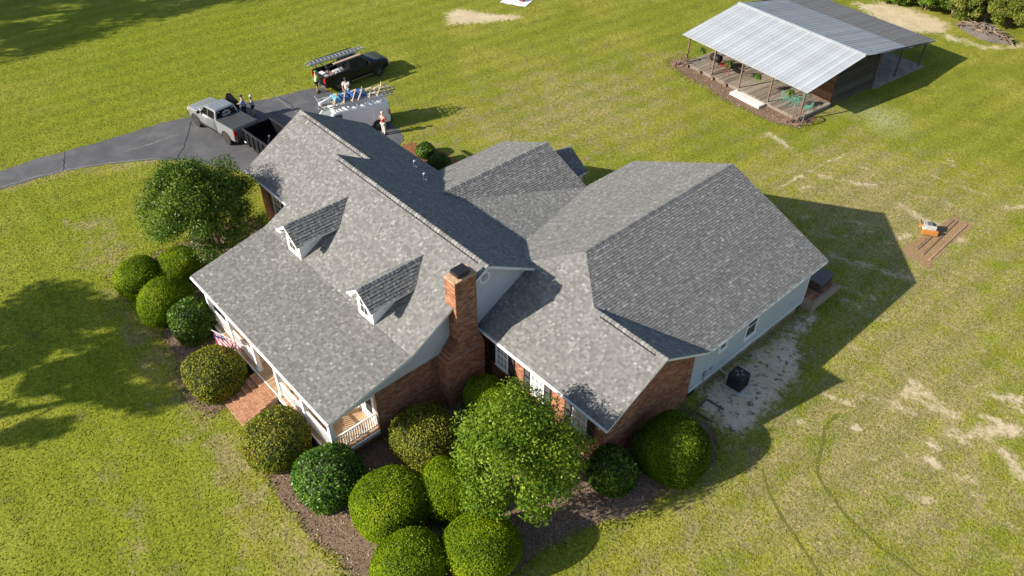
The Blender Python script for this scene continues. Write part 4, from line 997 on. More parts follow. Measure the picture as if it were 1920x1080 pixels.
    m = MB(); m.b2(-3.06,-2.92,-.92,.92,.46+g*.7,.66+g*.7); part('rear_bumper', m, CHROME if not dark_flare else PLAST, t, bevel=.03)
    m = MB(); m.b2(2.84,2.98,-.93,.93,.46+g*.7,.72+g*.7); part('front_bumper', m, CHROME if not dark_flare else PLAST, t, bevel=.03)
    m = MB(); m.b2(2.86,2.89,-.58,.58,hood-.40,hood-.14); part('grille', m, PLAST, t)
    m = MB(); m.b2(-2.8,2.7,-.55,.55,.34+g*.6,.5+g*.7); part('chassis', m, PLAST, t)
    if not open_bed: m = MB(); m.b2(-2.85,-.82,-.93,.93,bz+.002,bz+.03); part('bed_cover', m, mat('tonneau_vinyl', (.045,.046,.048), .6, var=.15), t, bevel=.012)
    return t
SILV = paint_mat('silver_paint', (.30,.31,.325), .45, .3)
BLKP = paint_mat('black_car_paint', (.010,.010,.012), .0, .22)
WHTP = paint_mat('white_car_paint', (.86,.86,.86), .0, .3)
hx, hy = -.992, -.125
truck = pickup('pickup_truck', 'lifted silver crew cab pickup with black bed cover and open passenger door', (-30.36,10.06,.014), math.atan2(hy, hx), SILV, .17, mat('bronze_rim', (.10,.07,.055), .5, .3), .45, False, True, True)
m = MB(); z0 = .62; m.slab([(0,0,z0),(1.0,0,z0),(1.0,0,1.36),(0,0,1.38)], (0,-.07,0)); m.add([(.05,-.03,1.37),(.95,-.03,1.36),(.62,.10,1.93),(.35,.10,1.96),(.05,-.06,1.37),(.95,-.06,1.36),(.62,.07,1.93),(.35,.07,1.96)], [(0,1,2,3),(4,5,6,7),(0,1,5,4),(1,2,6,5),(2,3,7,6),(3,0,4,7)])
o = part('open_door', m, PLAST, truck); o.location = (1.18,-1.0,0); o.rotation_euler = (0,0,math.radians(180+62))
# rear-window decal: roof-shaped mark and two lines of lettering
DEC = mat('white_vinyl', (.62,.62,.62), .6, var=.04)
def glasspt(y, f): zz = 1.24+.17-.03+((1.86+.17-.05)-(1.24+.17-.03))*f; return (-.78+.12*f-.025, y, zz)
for pts in ([(-.16,.50),(0,.86),(.16,.50),(.10,.50),(0,.72),(-.10,.50)], [(-.30,.56),(-.16,.74),(-.10,.66),(-.24,.50)], [(.30,.56),(.16,.74),(.10,.66),(.24,.50)]):
    m = MB(); m.poly([glasspt(a, b) for a, b in pts]); part('decal', m, DEC, truck)
for a, b, c, d in ((-.36,.36,.34,.41),(-.30,.30,.20,.26),(-.72,-.45,.78,.82),(.45,.72,.78,.82)): m = MB(); m.poly([glasspt(a,c),glasspt(b,c),glasspt(b,d),glasspt(a,d)]); part('decal', m, DEC, truck)

bt = pickup('pickup_truck', 'black crew cab pickup parked on the grass with a ladder rack over its bed', (-31.05,21.22,.002), math.pi/2, BLKP, .06, RIM, .40, True)
# rack
m = MB()
for x in (-2.5,-.95,.25):
    for s in (1,-1): m.bar((x,s*.92,1.34 if x < 0 else 1.8), (x,s*.90,2.0), .05, .05)
    m.bar((x,-.92,2.02), (x,.92,2.02), .05, .05)
for s in (1,-1): m.bar((-2.7,s*.90,2.06), (.7,s*.90,2.06), .05, .05)
part('ladder_rack', m, PLAST, bt)
ALU = mat('ladder_aluminium', (.50,.51,.52), .4, .5, var=.15, scale=10)
def ladder(label, p, q, w=.42, group=None, rung=.30, material=ALU, roll=0.0, name='extension_ladder', rails=None):
    p, q = V3(p), V3(q); d = q-p; L = d.length; t = thing(name, label, 'ladder', p, 0, group)
    x = d/L; y = Vector((0,0,1)).cross(x).normalized(); z = x.cross(y)
    y, z = y*math.cos(roll)+z*math.sin(roll), z*math.cos(roll)-y*math.sin(roll)
    for s in (1,-1): m = MB(); m.bar(y*(s*w/2), d+y*(s*w/2), .035, .085, up=z); part('rail', m, rails or material, t)
    n = int(L/rung)
    for k in range(n): c = d*((k+.5)/n); m = MB(); m.bar(c-y*(w/2), c+y*(w/2), .035, .03, up=z); part('rung', m, material, t)
    return t
ladder('silver extension ladder on the black pickup rack, uppermost of the two', (-31.30,17.75,2.24), (-31.05,22.5,2.26), .45, 'ladders on the black pickup rack')
ladder('silver extension ladder on the black pickup rack, lying beneath another ladder', (-31.32,17.6,2.14), (-31.08,22.1,2.14), .42, 'ladders on the black pickup rack')
m = MB(); m.bar((0,0,0), (0,2.4,.05), .22, .05); o = part('plank', m, mat_attr('fresh_plank', [(0,(.40,.31,.22)),(1,(.46,.36,.26))], .8, 8, .3, .1, 30), None); o.location = (-30.30,19.3,2.11); tag(o, 'tan wooden plank lying on the black pickup ladder rack', 'plank')
BX = [('tool_box','grey and white plastic tool box in the black pickup bed','box',(-30.9,20.0,.86),(.55,.85,.34),(.52,.50,.46)),('bucket_box','white plastic tub in the black pickup bed by the tailgate','tub',(-31.3,18.75,.86),(.5,.4,.36),(.6,.6,.6)),('bucket_box','grey plastic tub in the black pickup bed beside the white tub','tub',(-30.6,18.7,.86),(.45,.42,.34),(.42,.43,.45)),('rag_heap','brown crumpled tarp heap in the black pickup bed','tarp',(-31.1,19.25,.86),(.8,.5,.26),(.22,.15,.12))]
for i, (nm, lab, cat, c, s, colr) in enumerate(BX):
    t = thing(nm, lab, cat, c, .1*i)
    m = MB(); m.box((0,0,s[2]*.42), (s[0],s[1],s[2]*.84), None, taper=1.06); part('body', m, mat('bed_item_%d' % i, colr, .6, var=.2, scale=8, bump=.3), t, bevel=.03)
    m = MB(); m.box((0,0,s[2]*.92), (s[0]*1.08,s[1]*1.08,s[2]*.14), (.04,0,0)); part('lid', m, _M['bed_item_%d' % i], t, bevel=.02)

# white cargo van
vh = (-.27,-.963); VR = math.atan2(vh[1], vh[0])
van = thing('cargo_van', 'white cargo van with a loaded roof rack parked at the end of the drive', 'van', (-24.60,16.80,.014), VR)
m = MB(); m.ring([rsec(2.72,.82,.52,.98,.10), rsec(2.64,.93,.46,1.06,.12), rsec(2.25,.98,.44,1.14,.12), rsec(1.85,1.0,.44,1.20,.10), rsec(1.30,1.0,.44,1.95,.22,.05,.12), rsec(.9,1.0,.44,2.05,.24,.05,.14), rsec(-2.3,1.0,.44,2.08,.24,.05,.14), rsec(-2.62,.98,.46,2.03,.24,.05,.16), rsec(-2.70,.95,.50,1.92,.24,.05,.16)])
vb = part('body', m, WHTP, van, True)
m = MB(); m.add([(1.84,.74,1.24),(1.84,-.74,1.24),(1.34,-.68,1.90),(1.34,.68,1.90)], [(0,1,2,3)]); m.v = [(p[0]+.02,p[1],p[2]+.02) for p in m.v]; part('windscreen', m, CLEARG, van)
for s in (1,-1):
    m = MB(); m.add([(1.60,s*1.004,1.22),(.72,s*1.004,1.22),(.72,s*.935,1.80),(1.26,s*.94,1.80)], [(0,1,2,3)]); part('side_window', m, CLEARG, van)
    m = MB(); m.box((1.55,s*1.14,1.30), (.12,.2,.26)); m.bar((1.52,s*.98,1.22),(1.55,s*1.08,1.25),.05,.05); part('mirror', m, PLAST, van)
    for x in (.66,1.72): m = MB(); m.bar((x,s*1.003,.52),(x,s*1.003,1.2),.006,.014,up=(1,0,0)); part('door_seam', m, PLAST, van)
    m = MB(); m.b2(2.6,2.70,s*.58,s*.88,.78,.96); part('headlight', m, LAMP, van)
    m = MB(); m.b2(-2.73,-2.66,s*.84,s*.985,1.0,1.36); part('tail_light', m, RED, van)
    m = MB(); m.b2(-2.74,-2.705,s*.10,s*.72,1.25,1.8); part('rear_window', m, TINT, van)
    for x in (1.85,-1.75):
        m = MB(); a = [math.radians(q) for q in range(0,181,15)]; m.add([(x+.42*math.cos(q), s*1.003, .38+.42*math.sin(q)) for q in a], [tuple(range(len(a)))]); part('wheel_housing', m, PLAST, van)
        wheel(van, x, s*.90, .37, .24)
m = MB(); m.b2(-2.84,-2.71,-.95,.95,.42,.60); part('rear_bumper', m, PLAST, van, bevel=.02)
m = MB(); m.b2(2.70,2.84,-.93,.93,.42,.62); part('front_bumper', m, PLAST, van, bevel=.02)
m = MB(); m.b2(-2.5,2.6,-.6,.6,.30,.47); part('chassis', m, PLAST, van)
m = MB()
for x in (-2.3,-1.1,.1,1.1):
    for s in (1,-1): m.bar((x,s*.86,1.96), (x,s*.86,2.28), .04, .04)
    m.bar((x,-.86,2.28), (x,.86,2.28), .04, .04)
for s in (1,-1): m.bar((-2.6,s*.86,2.31), (1.9,s*.86,2.31), .045, .045); m.bar((1.9,s*.86,2.31),(2.0,s*.86,2.62),.04,.04)
m.bar((2.0,-.86,2.6),(2.0,.86,2.6),.04,.04); part('roof_rack', m, ALU, van)
def vl(x, y, z):
    c, s = math.cos(VR), math.sin(VR); return (-24.60+x*c-y*s, 16.80+x*s+y*c, z+.014)
ladder('silver ladder on the van roof rack along the side facing the house', vl(-3.1,.55,2.38), vl(2.3,.55,2.38), .42, 'ladders on the van roof rack')
ladder('silver ladder on the van roof rack along the far side from the house', vl(-3.3,-.55,2.38), vl(1.9,-.55,2.38), .42, 'ladders on the van roof rack')
ladder('orange railed ladder across the middle of the van roof rack', vl(-3.5,0.0,2.40), vl(2.0,0.02,2.40), .40, 'ladders on the van roof rack', rails=mat('fibreglass_tan', (.30,.20,.12), .6))
# roof jacks and plank brackets standing in a row across the load, with blue pads
TANW = mat_attr('tan_lumber', [(0,(.44,.33,.21)),(1,(.60,.48,.33))], .8, 8, .3, .1, 30)
BLUE = mat('blue_tarp', (.03,.09,.28), .6, var=.25, scale=6, bump=.3); LBLUE = mat('light_blue_tarp', (.12,.36,.52), .6, var=.2, scale=6, bump=.3)
for i, (x, lab) in enumerate(((1.05,'above the windscreen'),(.45,'second from the windscreen end'),(-.15,'beside the dark blue pad'),(-.75,'beside the pale wheel rims'),(-1.35,'second from the rear doors'),(-2.0,'above the rear doors'))):
    t = thing('roof_bracket', 'tan wooden roof bracket standing on the van rack '+lab, 'bracket', vl(x,.1,2.46), VR+RNG.uniform(-.35,.35), 'roof brackets standing on the van rack'); tl = -.45+RNG.uniform(-.15,.15); hh = RNG.uniform(.36,.5)
    m = MB(); m.bar((0,.62,0),(tl,-.05,hh),.07,.05); part('strut', m, TANW, t); m = MB(); m.bar((0,-.55,0),(tl,-.08,hh),.07,.05); part('strut', m, TANW, t)
    m = MB(); m.bar((-.02,.55,.02),(-.02,-.5,.02),.07,.04); part('base_bar', m, TANW, t)
    if i in (3,5):
        m = MB(); m.tube([(tl+.02*math.cos(k*.5236),-.07+.14*math.cos(k*.5236),hh+.06+.14*math.sin(k*.5236)) for k in range(12)], .03, 6, closed=True); part('pad_wheel', m, RED if i == 2 else TANW, t)
for i, (x, mt, lab, nm) in enumerate(((.75,LBLUE,'light blue folded tarp wedged between roof brackets on the van','folded_tarp'),(.15,BLUE,'dark blue folded tarp wedged on the van rack beside the red pad wheel','folded_tarp'),(-.45,BLUE,'dark blue folded tarp in the middle of the van rack','folded_tarp'),(-1.05,BLUE,'dark blue folded tarp on the van rack near the rear doors','folded_tarp'))):
    m = MB(); m.box((0,0,.12), (.50,1.05,.24), (.03,.05,.1), taper=.85)
    o = part(nm, m, mt, None, bevel=.05); o.location = vl(x,-.05,2.47); o.rotation_euler = (0,0,VR); tag(o, lab, 'tarp', 'folded tarps on the van rack')
m = MB(); m.lathe([(.10,-.6),(.12,-.55),(.12,.55),(.10,.6)], (0,0,.12), 10, 'x'); o = part('white_pipe_roll', m, WHITE, None, True); o.location = vl(1.5,.1,2.46); o.rotation_euler = (0,0,VR+.5); tag(o, 'white rolled felt lying on the front of the van rack', 'roll')

# dump trailer behind the silver pickup
trl = thing('dump_trailer', 'black high-sided dump trailer hitched behind the silver pickup', 'trailer', (-24.75,11.08,.014), 0.05)
m = MB(); z0, z1 = .62, 1.62
part('floor', MB().b2(-2.2,2.2,-1.03,1.03,z0-.06,z0), BLKP, trl)
for s in (1,-1):
    m = MB(); m.b2(-2.2,2.2,s*1.03,s*1.07,z0-.06,z1); p_ = part('side_wall', m, BLKP, trl)
    for k in range(8): x = -2.15+k*.61; m = MB(); m.b2(x-.04,x+.04,s*1.072,s*1.13,z0-.06,z1); part('side_post', m, BLKP, p_)
    m = MB(); m.b2(-2.2,2.2,s*1.0,s*1.12,z1+.001,z1+.06); part('top_rail', m, PLAST, trl)
    for x in (-.1,.85): wheel(trl, x, s*1.22, .36, .2)
    m = MB(); m.b2(-.62,1.35,s*1.14,s*1.34,.78,.81); part('fender', m, PLAST, trl)
    m = MB(); m.b2(-2.1,-1.9,s*1.131,s*1.137,.70,.80); part('reflector', m, WHITE, trl)
for x in (-2.24,2.2): m = MB(); m.b2(x,x+.04,-1.07,1.07,z0-.06,z1); part('end_wall', m, BLKP, trl)
m = MB(); m.b2(-2.2,2.2,-.5,.5,.40,.54); m.bar((-2.2,.45,.48),(-3.0,.05,.48),.1,.12); m.bar((-2.2,-.45,.48),(-3.0,-.05,.48),.1,.12); part('frame', m, PLAST, trl)
m = MB(); m.b2(-2.9,-2.8,-.05,.05,0,.5); part('jack', m, PLAST, trl)
for i in range(7):
    m = MB(); m.box((0,0,0), (RNG.uniform(.5,1.0),RNG.uniform(.1,.35),.05), (RNG.uniform(-.3,.3),RNG.uniform(-.5,.1),RNG.uniform(0,3))); o = part('debris_board', m, mat('debris_grey', (.12,.115,.11), .9, var=.3), None)
    o.location = (-25.6+i*.55, 11.1+RNG.uniform(-.6,.6), .78+RNG.uniform(0,.15)); tag(o, 'scrap of torn-off roofing lying in the dump trailer', 'debris', 'roofing scraps in the dump trailer')
# ------------------------------------------------------------------ vegetation
def leaf_mesh(name, P, Nn, size, material, rng, aspect=.55, jit=.7, var=None, fold=True):
    """many small diamond leaves at points P facing roughly Nn"""
    n = len(P); Nn = Nn+rng.normal(0, jit, (n,3)); Nn /= np.linalg.norm(Nn, axis=1, keepdims=True)
    a = rng.normal(0, 1, (n,3)); a -= Nn*(a*Nn).sum(1, keepdims=True); a /= np.linalg.norm(a, axis=1, keepdims=True); b = np.cross(Nn, a)
    s = (size*rng.uniform(.6, 1.35, n))[:,None]
    V = np.stack([P-a*s, P-b*s*aspect, P+a*s, P+b*s*aspect], 1).reshape(-1,3)
    me = bpy.data.meshes.new(name); me.vertices.add(4*n); me.vertices.foreach_set('co', V.ravel())
    me.loops.add(4*n); me.loops.foreach_set('vertex_index', np.arange(4*n, dtype=np.int32))
    me.polygons.add(n); me.polygons.foreach_set('loop_start', np.arange(0, 4*n, 4, dtype=np.int32)); me.update()
    at_ = me.attributes.new('var', 'FLOAT', 'FACE'); at_.data.foreach_set('value', (rng.random(n) if var is None else np.clip(var, 0, 1)).astype(np.float32))
    me.materials.append(material); return me
def lumpy(D, seed, amp, freq=2.2):
    """smooth pseudo-noise on directions D"""
    r = np.random.default_rng(seed); out = np.zeros(len(D))
    for k in range(9):
        w = r.normal(0, 1, 3); w *= freq*(1+k*.35)/np.linalg.norm(w); out += np.sin(D@w+r.uniform(0, 6.28))/(1+k*.4)
    return 1+amp*out/2.2
BOX = mat_leaf('boxwood', [(0,(.085,.140,.003)),(.45,(.175,.262,.005)),(.8,(.26,.345,.008)),(1,(.38,.42,.02))], .35, .6, .1)
BOXD = mat_leaf('dark_holly', [(0,(.025,.065,.006)),(.5,(.065,.135,.010)),(.85,(.115,.20,.016)),(1,(.22,.28,.04))], .2, .4)
OLIVE = mat_leaf('olive_shrub', [(0,(.095,.110,.008)),(.4,(.170,.190,.012)),(.85,(.25,.255,.022)),(1,(.36,.22,.04))], .25)
CORE = mat('shrub_inner_shade', (.03,.045,.008), .95, var=.4, scale=9, bump=.5)  # dark colour carries the inner shade seen through leaf gaps
BARK = mat('bark', (.20,.15,.11), .9, var=.3, scale=9, bump=.5)
def shrub(label, px, py, rx, rz, material, style='sheared', ry=None, z=None, seed=1, group='clipped shrubs round the house'):
    r = np.random.default_rng(seed); f_ = r.uniform(.93, 1.06); ry = (ry or rx)*(2-f_); rx = rx*f_; zc = rz*.78 if z is None else z; c = at(px, py, zc)
    t = thing('round_shrub', label, 'shrub', (c[0], c[1], 0), 0, group)
    size, dens, amp, jit, depth = {'sheared': (.036,1350,.085,.5,.06), 'loose': (.065,420,.09,.8,.13), 'soft': (.055,460,.07,.75,.09)}[style]
    area = 12.6*((rx*ry)**1.6/3+2*(rx*rz)**1.6/3)**(1/1.6); n = int(area*dens)
    D = r.normal(0, 1, (n,3)); D /= np.linalg.norm(D, axis=1, keepdims=True)
    # superellipsoid: slightly boxy, flat-bottomed
    D[:,2] *= 1.0; k = lumpy(D, seed+5, amp)*lumpy(D, seed+77, amp*.9, .9); sq = (np.abs(D)**2.4).sum(1)**(-1/2.4)
    shoot = np.where(r.random(n) < .05, r.exponential(.045, n), 0.0)*np.clip(lumpy(D, seed+31, 1.0, 5.0), 0, 2); P = D*(sq*k*(1+shoot-r.exponential(depth*.5, n)))[:,None]*np.array([rx,ry,rz]); Nn = D/np.array([rx,ry,rz]); Nn /= np.linalg.norm(Nn, axis=1, keepdims=True)
    P[:,2] += zc; ok = P[:,2] > .06; P, Nn, D = P[ok], Nn[ok], D[ok]
    tone = .42+.30*(lumpy(D, seed+9, 1.0, 4.0)-1)+r.normal(0, .20, len(P))
    link('foliage', leaf_mesh('foliage', P, Nn, size, material, r, .6, jit, tone), t)['kind'] = 'stuff'
    m = MB(); nu, nv = 26, 14; vs = []
    for i in range(nv+1):
        th = math.pi*i/nv
        for j in range(nu): a = 2*math.pi*j/nu; vs.append((math.sin(th)*math.cos(a), math.sin(th)*math.sin(a), math.cos(th)))
    Dv = np.array(vs); q = Dv*(lumpy(Dv, seed+5, amp)*lumpy(Dv, seed+77, amp*.9, .9)*(np.abs(Dv)**2.4).sum(1)**(-1/2.4)*.915)[:,None]*np.array([rx,ry,rz]); q[:,2] = np.maximum(q[:,2]+zc, .015)
    m.add([tuple(p) for p in q], [(i*nu+j, i*nu+(j+1) % nu, (i+1)*nu+(j+1) % nu, (i+1)*nu+j) for i in range(nv) for j in range(nu)]); part('shade_hull', m, CORE, t, True)  # dark hull behind the leaves, painted as the shade in the gaps
    m = MB(); m.tube([(0,0,0),(0.03,0,.3)], [.07,.05], 6); part('stem', m, BARK, t)
    return t
S_ = shrub
S_('bright green clipped shrub at the far end of the bed by the lawn', 260, 522, 1.15, 1.05, BOX, seed=1)
S_('bright green clipped shrub tucked under the bushy tree by the porch', 336, 500, 1.15, 1.0, BOX, seed=2)
S_('large bright green clipped shrub in front of the porch corner', 311, 566, 1.40, 1.2, BOX, seed=3)
S_('dark glossy round shrub against the porch beside the flag', 362, 600, 1.18, 1.2, BOXD, 'loose', seed=4)
S_('olive green shrub beside the porch steps on the flag side', 403, 702, 1.40, 1.05, OLIVE, 'soft', seed=5)
S_('olive and rust shrub beside the porch steps on the chimney side', 515, 825, 1.40, 1.05, OLIVE, 'soft', seed=6)
S_('glossy bright round shrub at the porch corner by the railing', 615, 892, 1.36, 1.1, mat_leaf('bright_holly', [(0,(.03,.085,.006)),(.5,(.075,.175,.012)),(.85,(.13,.25,.02)),(1,(.28,.38,.10))], .25, .4, .3), 'loose', seed=7)
S_('large bright clipped shrub at the bed edge before the gable wall', 728, 950, 1.52, 1.25, BOX, seed=8)
S_('dark olive shrub against the brick gable by the chimney', 795, 818, 1.45, 1.05, OLIVE, 'soft', seed=9)
S_('narrow bright clipped shrub half under the leafy tree', 838, 918, 1.22, 1.25, BOX, seed=10)
S_('large bright clipped shrub in front of the leafy tree at the bed edge', 902, 1024, 1.45, 1.3, BOX, seed=11)
S_('bright clipped shrub at the outermost tip of the bed', 769, 1060, 1.40, 1.15, BOX, seed=12)
S_('dark green clipped shrub in the corner beside the chimney', 915, 748, 1.02, .98, BOX, seed=13)
S_('small dark loose shrub by the brick wing corner', 1146, 885, 1.0, 1.05, BOXD, 'loose', seed=14)
S_('very large smooth green dome shrub by the brick wing gable', 1260, 838, 1.54, 1.3, mat_leaf('shaded_boxwood', [(0,(.045,.085,.003)),(.45,(.09,.155,.005)),(.8,(.14,.21,.008)),(1,(.22,.27,.02))], .3, .6, .1), seed=15)  # boxwood again, with the shade on this shrub put into darker leaf colours
S_('small green shrub in the pine straw bed', 797, 283, .62, .5, BOXD, 'soft', seed=16, group='shrubs in the pine straw bed')
S_('dark low shrub in the pine straw bed against the roof edge', 823, 306, .75, .6, BOXD, 'soft', seed=17, group='shrubs in the pine straw bed')

def tree(name, label, base, crown, rad, nleaf, size, material, seed, trunks=4, group=None, clumps=90, bark=BARK, flat=.8):
    """trunks and forking limbs with leaf clumps spread through the crown's volume"""
    r = np.random.default_rng(seed); t = thing(name, label, 'tree', (base[0], base[1], 0), 0, group)
    c = np.array(crown)-np.array([base[0], base[1], 0]); rad = np.array(rad, float)
    D = r.normal(0, 1, (clumps,3)); D /= np.linalg.norm(D, axis=1, keepdims=True); D[:,2] = np.where(D[:,2] < -.55, -D[:,2], D[:,2])
    R_ = r.uniform(.45, 1.0, clumps)**.6; CP = c+D*rad*R_[:,None]*lumpy(D, seed, .24)[:,None]
    m = MB(); tips = []
    for k in range(trunks):
        a = 6.28*k/trunks+.4; top = c+np.array([math.cos(a)*rad[0]*.25, math.sin(a)*rad[1]*.25, -rad[2]*.25])
        s0 = np.array([math.cos(a)*.12, math.sin(a)*.12, 0]) if trunks > 1 else np.zeros(3); mid = s0*.5+top*.5+r.normal(0, .08, 3)
        th = .05+.035*rad[0]/3 if trunks > 1 else .09*rad[0]**.8
        m.tube([s0, mid, top], [th*1.2, th, th*.7], 7); tips.append((top, th*.7))
    part('trunk', m, bark, t, True); m = MB()
    for p in CP[::2]:
        j = int(r.integers(len(tips))); b0, th = tips[j]; md = b0*.5+p*.5+r.normal(0, .12, 3); m.tube([b0, md, p], [th*.55, th*.35, th*.12], 5)
    part('limbs', m, bark, t, True)
    per = nleaf//clumps; cr = float(np.mean(rad))*.26
    Pc = np.repeat(CP, per, 0); off = r.normal(0, 1, (len(Pc),3)); off /= np.linalg.norm(off, axis=1, keepdims=True); off *= (cr*r.random(len(Pc))**.45)[:,None]*np.array([1,1,flat])
    P = Pc+off; Nn = off*.6+(P-c)*.25+np.array([0,0,.5]); Nn /= np.linalg.norm(Nn, axis=1, keepdims=True)
    tone = np.repeat(r.normal(.45, .14, clumps), per)+r.normal(0, .2, len(P))
    link('crown', leaf_mesh('crown', P, Nn, size, material, r, .5, .6, tone), t)['kind'] = 'stuff'
    return t
CREPE = mat_leaf('tree_leaf', [(0,(.045,.10,.006)),(.4,(.105,.19,.010)),(.75,(.19,.28,.018)),(1,(.38,.43,.05))], .35, .45, .15)
CREPED = mat_leaf('dark_tree_leaf', [(0,(.035,.080,.006)),(.45,(.080,.15,.010)),(.8,(.14,.215,.018)),(1,(.30,.34,.06))], .35, .4)
tree('bushy_tree', 'leafy bright green small tree in front of the brick wing windows', (5.4,5.4), (5.95,4.85,3.25), (2.35,2.35,2.6), 36000, .066, CREPE, 31, 5, clumps=150)
tree('bushy_tree', 'dark leafy many-stemmed small tree between the drive and porch', (-18.4,3.4), (-18.2,3.15,2.9), (2.95,2.95,2.5), 52000, .068, CREPED, 32, 5, clumps=150)
# trees standing off to the sunny side, whose shade falls across the lawn
OAK = mat_leaf('oak_leaf', [(0,(.02,.045,.008)),(.5,(.05,.09,.014)),(1,(.11,.15,.03))], .25)
for i, (sx, sy, h, rx, lab) in enumerate(((-18.2,-6.6,9.0,3.4,'broad oak on the lawn shading the ground near the clipped shrubs'),(-12.4,-6.4,9.5,3.0,'rounder oak on the lawn shading the ground before the porch steps'),(-20,-11.5,10.0,3.6,'tall oak at the lawn corner behind the two others'),
      (-57,1.5,11,4.6,'oak beyond the drive at the near end of the row'),(-56.5,9.5,12,4.6,'oak beyond the drive second in the row'),(-56.5,17.5,12,4.8,'oak beyond the drive at the far end of the row'),(-65,6,13,5.5,'tall oak behind the row beyond the drive'),(-63,15,13,5.5,'tall spreading oak behind the far end of the row'),(-59,24,12,4.6,'lone oak past the end of the row'),(-66,-4,13,6,'tall oak past the near end of the row'))):
    bx, by = sx-SA*h, sy-SB*h
    tree('oak_tree', lab, (bx, by), (bx, by, h), (rx,rx,rx*.8), 4600, .22, OAK, 50+i, 1, 'oaks around the lawn', clumps=38)
# overgrown edge of the woods
WILD = mat_leaf('wild_leaf', [(0,(.06,.08,.012)),(.4,(.13,.165,.02)),(.75,(.20,.225,.03)),(1,(.34,.24,.10))], .35)
wi = 0
for (x, y, rx, h, dk) in ((-13.6,68.4,2.0,1.7,0),(-10.8,68.3,1.9,1.9,1),(-8.0,68.3,1.9,2.4,1),(-5.3,68.4,1.9,2.6,0),(-3.2,69.8,2.0,3.2,0),(-1.2,70.2,2.0,3.4,0),(.9,69.9,2.0,3.2,0),(3.0,69.6,1.9,2.8,0),(-6.5,71.6,2.8,4.2,1),(-11,72,3.0,4.5,1),(-1,74,3.2,5.2,0),(-15.5,71.5,2.8,3.5,1),(3.4,73,3.0,4.6,0),(-5,76.5,3.6,5.8,1)):
    lab = ('sprawling bramble thicket at the wood edge behind the sand','dark bramble thicket at the wood edge by the shed roof','dense dark green thicket above the sand bank','light green vine thicket beside the sand bank','tall vine-covered thicket behind the burn pile','tall tangled thicket with brown stems behind the burn pile','light thicket next to the burn pile end','yellow-green thicket past the burn pile','dark taller bush behind the vine thickets','dark wide bush behind the bramble thickets','tall bright bush deep in the wood edge','dark bush behind the shed roof','tall bush at the open end of the wood edge','tallest dark bush deep in the wood edge')[wi]
    tree('wild_thicket', lab, (x, y), (x, y, h*.52), (rx*1.15,rx*1.0,h*.55), 12000, .11, WILD if not dk else CREPED, 80+wi, 5, 'overgrown thickets along the wood edge', clumps=60); wi += 1
# ------------------------------------------------------------------ small things
# air conditioner
ac = thing('air_conditioner', 'black square air conditioning unit on a pale pad beside the siding wall', 'air conditioner', (8.35,17.12,.012), .06)
m = MB(); m.b2(-.52,.52,-.52,.52,0,.08); part('pad', m, CONC, ac, bevel=.02)
m = MB(); m.box((0,0,.50), (.80,.80,.84), None, taper=.96); b_ = part('cabinet', m, PLAST, ac, bevel=.07)
for s, ax in ((1,0),(-1,0),(1,1),(-1,1)):
    for k in range(11):
        q = -.30+.06*k; m = MB()
        if ax == 0: m.b2(s*.396,s*.406,q-.012,q+.012,.16,.84)
        else: m.b2(q-.012,q+.012,s*.396,s*.406,.16,.84)
        part('louvre', m, PLAST, b_)
m = MB(); m.lathe([(.34,.921),(.34,.935),(.27,.935),(.27,.921)], (0,0,0), 24); part('fan_ring', m, PLAST, ac)
m = MB(); m.lathe([(.27,.924),(.0,.925)], (0,0,0), 20); part('fan_well', m, mat('dark_well', (.03,.031,.033), .4), ac)
for k in range(4): a = k*1.571; m = MB(); m.box((.15*math.cos(a),.15*math.sin(a),.930), (.24,.09,.006), (.05,0,a)); part('fan_blade', m, mat('blade_metal', (.22,.22,.23), .3, .5), ac)
m = MB(); m.lathe([(.09,.934),(.05,.96)], (0,0,0), 12); part('fan_motor', m, PLAST, ac)
m = MB(); m.tube([(-.42,.05,.3),(-.8,.08,.25),(-1.08,.1,.35)], .03, 6); part('pipe', m, mat('pipe_wrap', (.5,.48,.44), .8), ac)
# crawl-space well board
o = part('access_frame', MB().b2(-.5,.5,-.04,.04,0,.05).b2(.46,.54,.04,.95,0,.05).b2(-.54,-.46,.04,.95,0,.05), RUST, None); o.location = (7.95,14.85,.012); o.rotation_euler = (0,0,-1.5); tag(o, 'low wooden frame on the sand by the crawl space door', 'frame')
# flag on the porch post
fl = thing('porch_flag', 'striped flag drooping from a white pole on a porch post', 'flag', (-7.9,.18,1.85), 0)
A0 = Vector((0,0,0)); A1 = Vector((-1.35,-.95,.75))
m = MB(); m.tube([A0, A1], .022, 6); part('pole', m, WHITE, fl)
FW, FR, FB = mat('flag_white', (.62,.60,.60), .8), mat('flag_red', (.36,.03,.05), .8), mat('flag_blue', (.03,.04,.16), .8)
for k in range(13):
    m = MB(); vs = []
    for j in range(2):
        f = (k+j)/13
        for i in range(9):
            s = i/8; q = A1*.98-(A1*.62)*f; drop = s*.95; w_ = .10*math.sin(6*s+f*7)*s+.04*math.sin(11*s-f*5)
            vs.append((q.x+w_+.18*s, q.y+.5*w_+.25*s*f, q.z-drop*.85))
    m.add(vs, [(i, i+1, 9+i+1, 9+i) for i in range(8)])
    part('stripe', m, FR if k % 2 == 0 else FW, fl, True)
m = MB(); vs = []
for j in range(2):
    f = j*7/13
    for i in range(5):
        s = i/8*.9; q = A1*.98-(A1*.62)*f; w_ = .10*math.sin(6*s+f*7)*s+.04*math.sin(11*s-f*5); vs.append((q.x+w_+.18*s-.012, q.y+.5*w_+.25*s*f-.012, q.z-s*.85*.95))
m.add(vs, [(i, i+1, 5+i+1, 5+i) for i in range(4)]); part('canton', m, FB, fl, True)
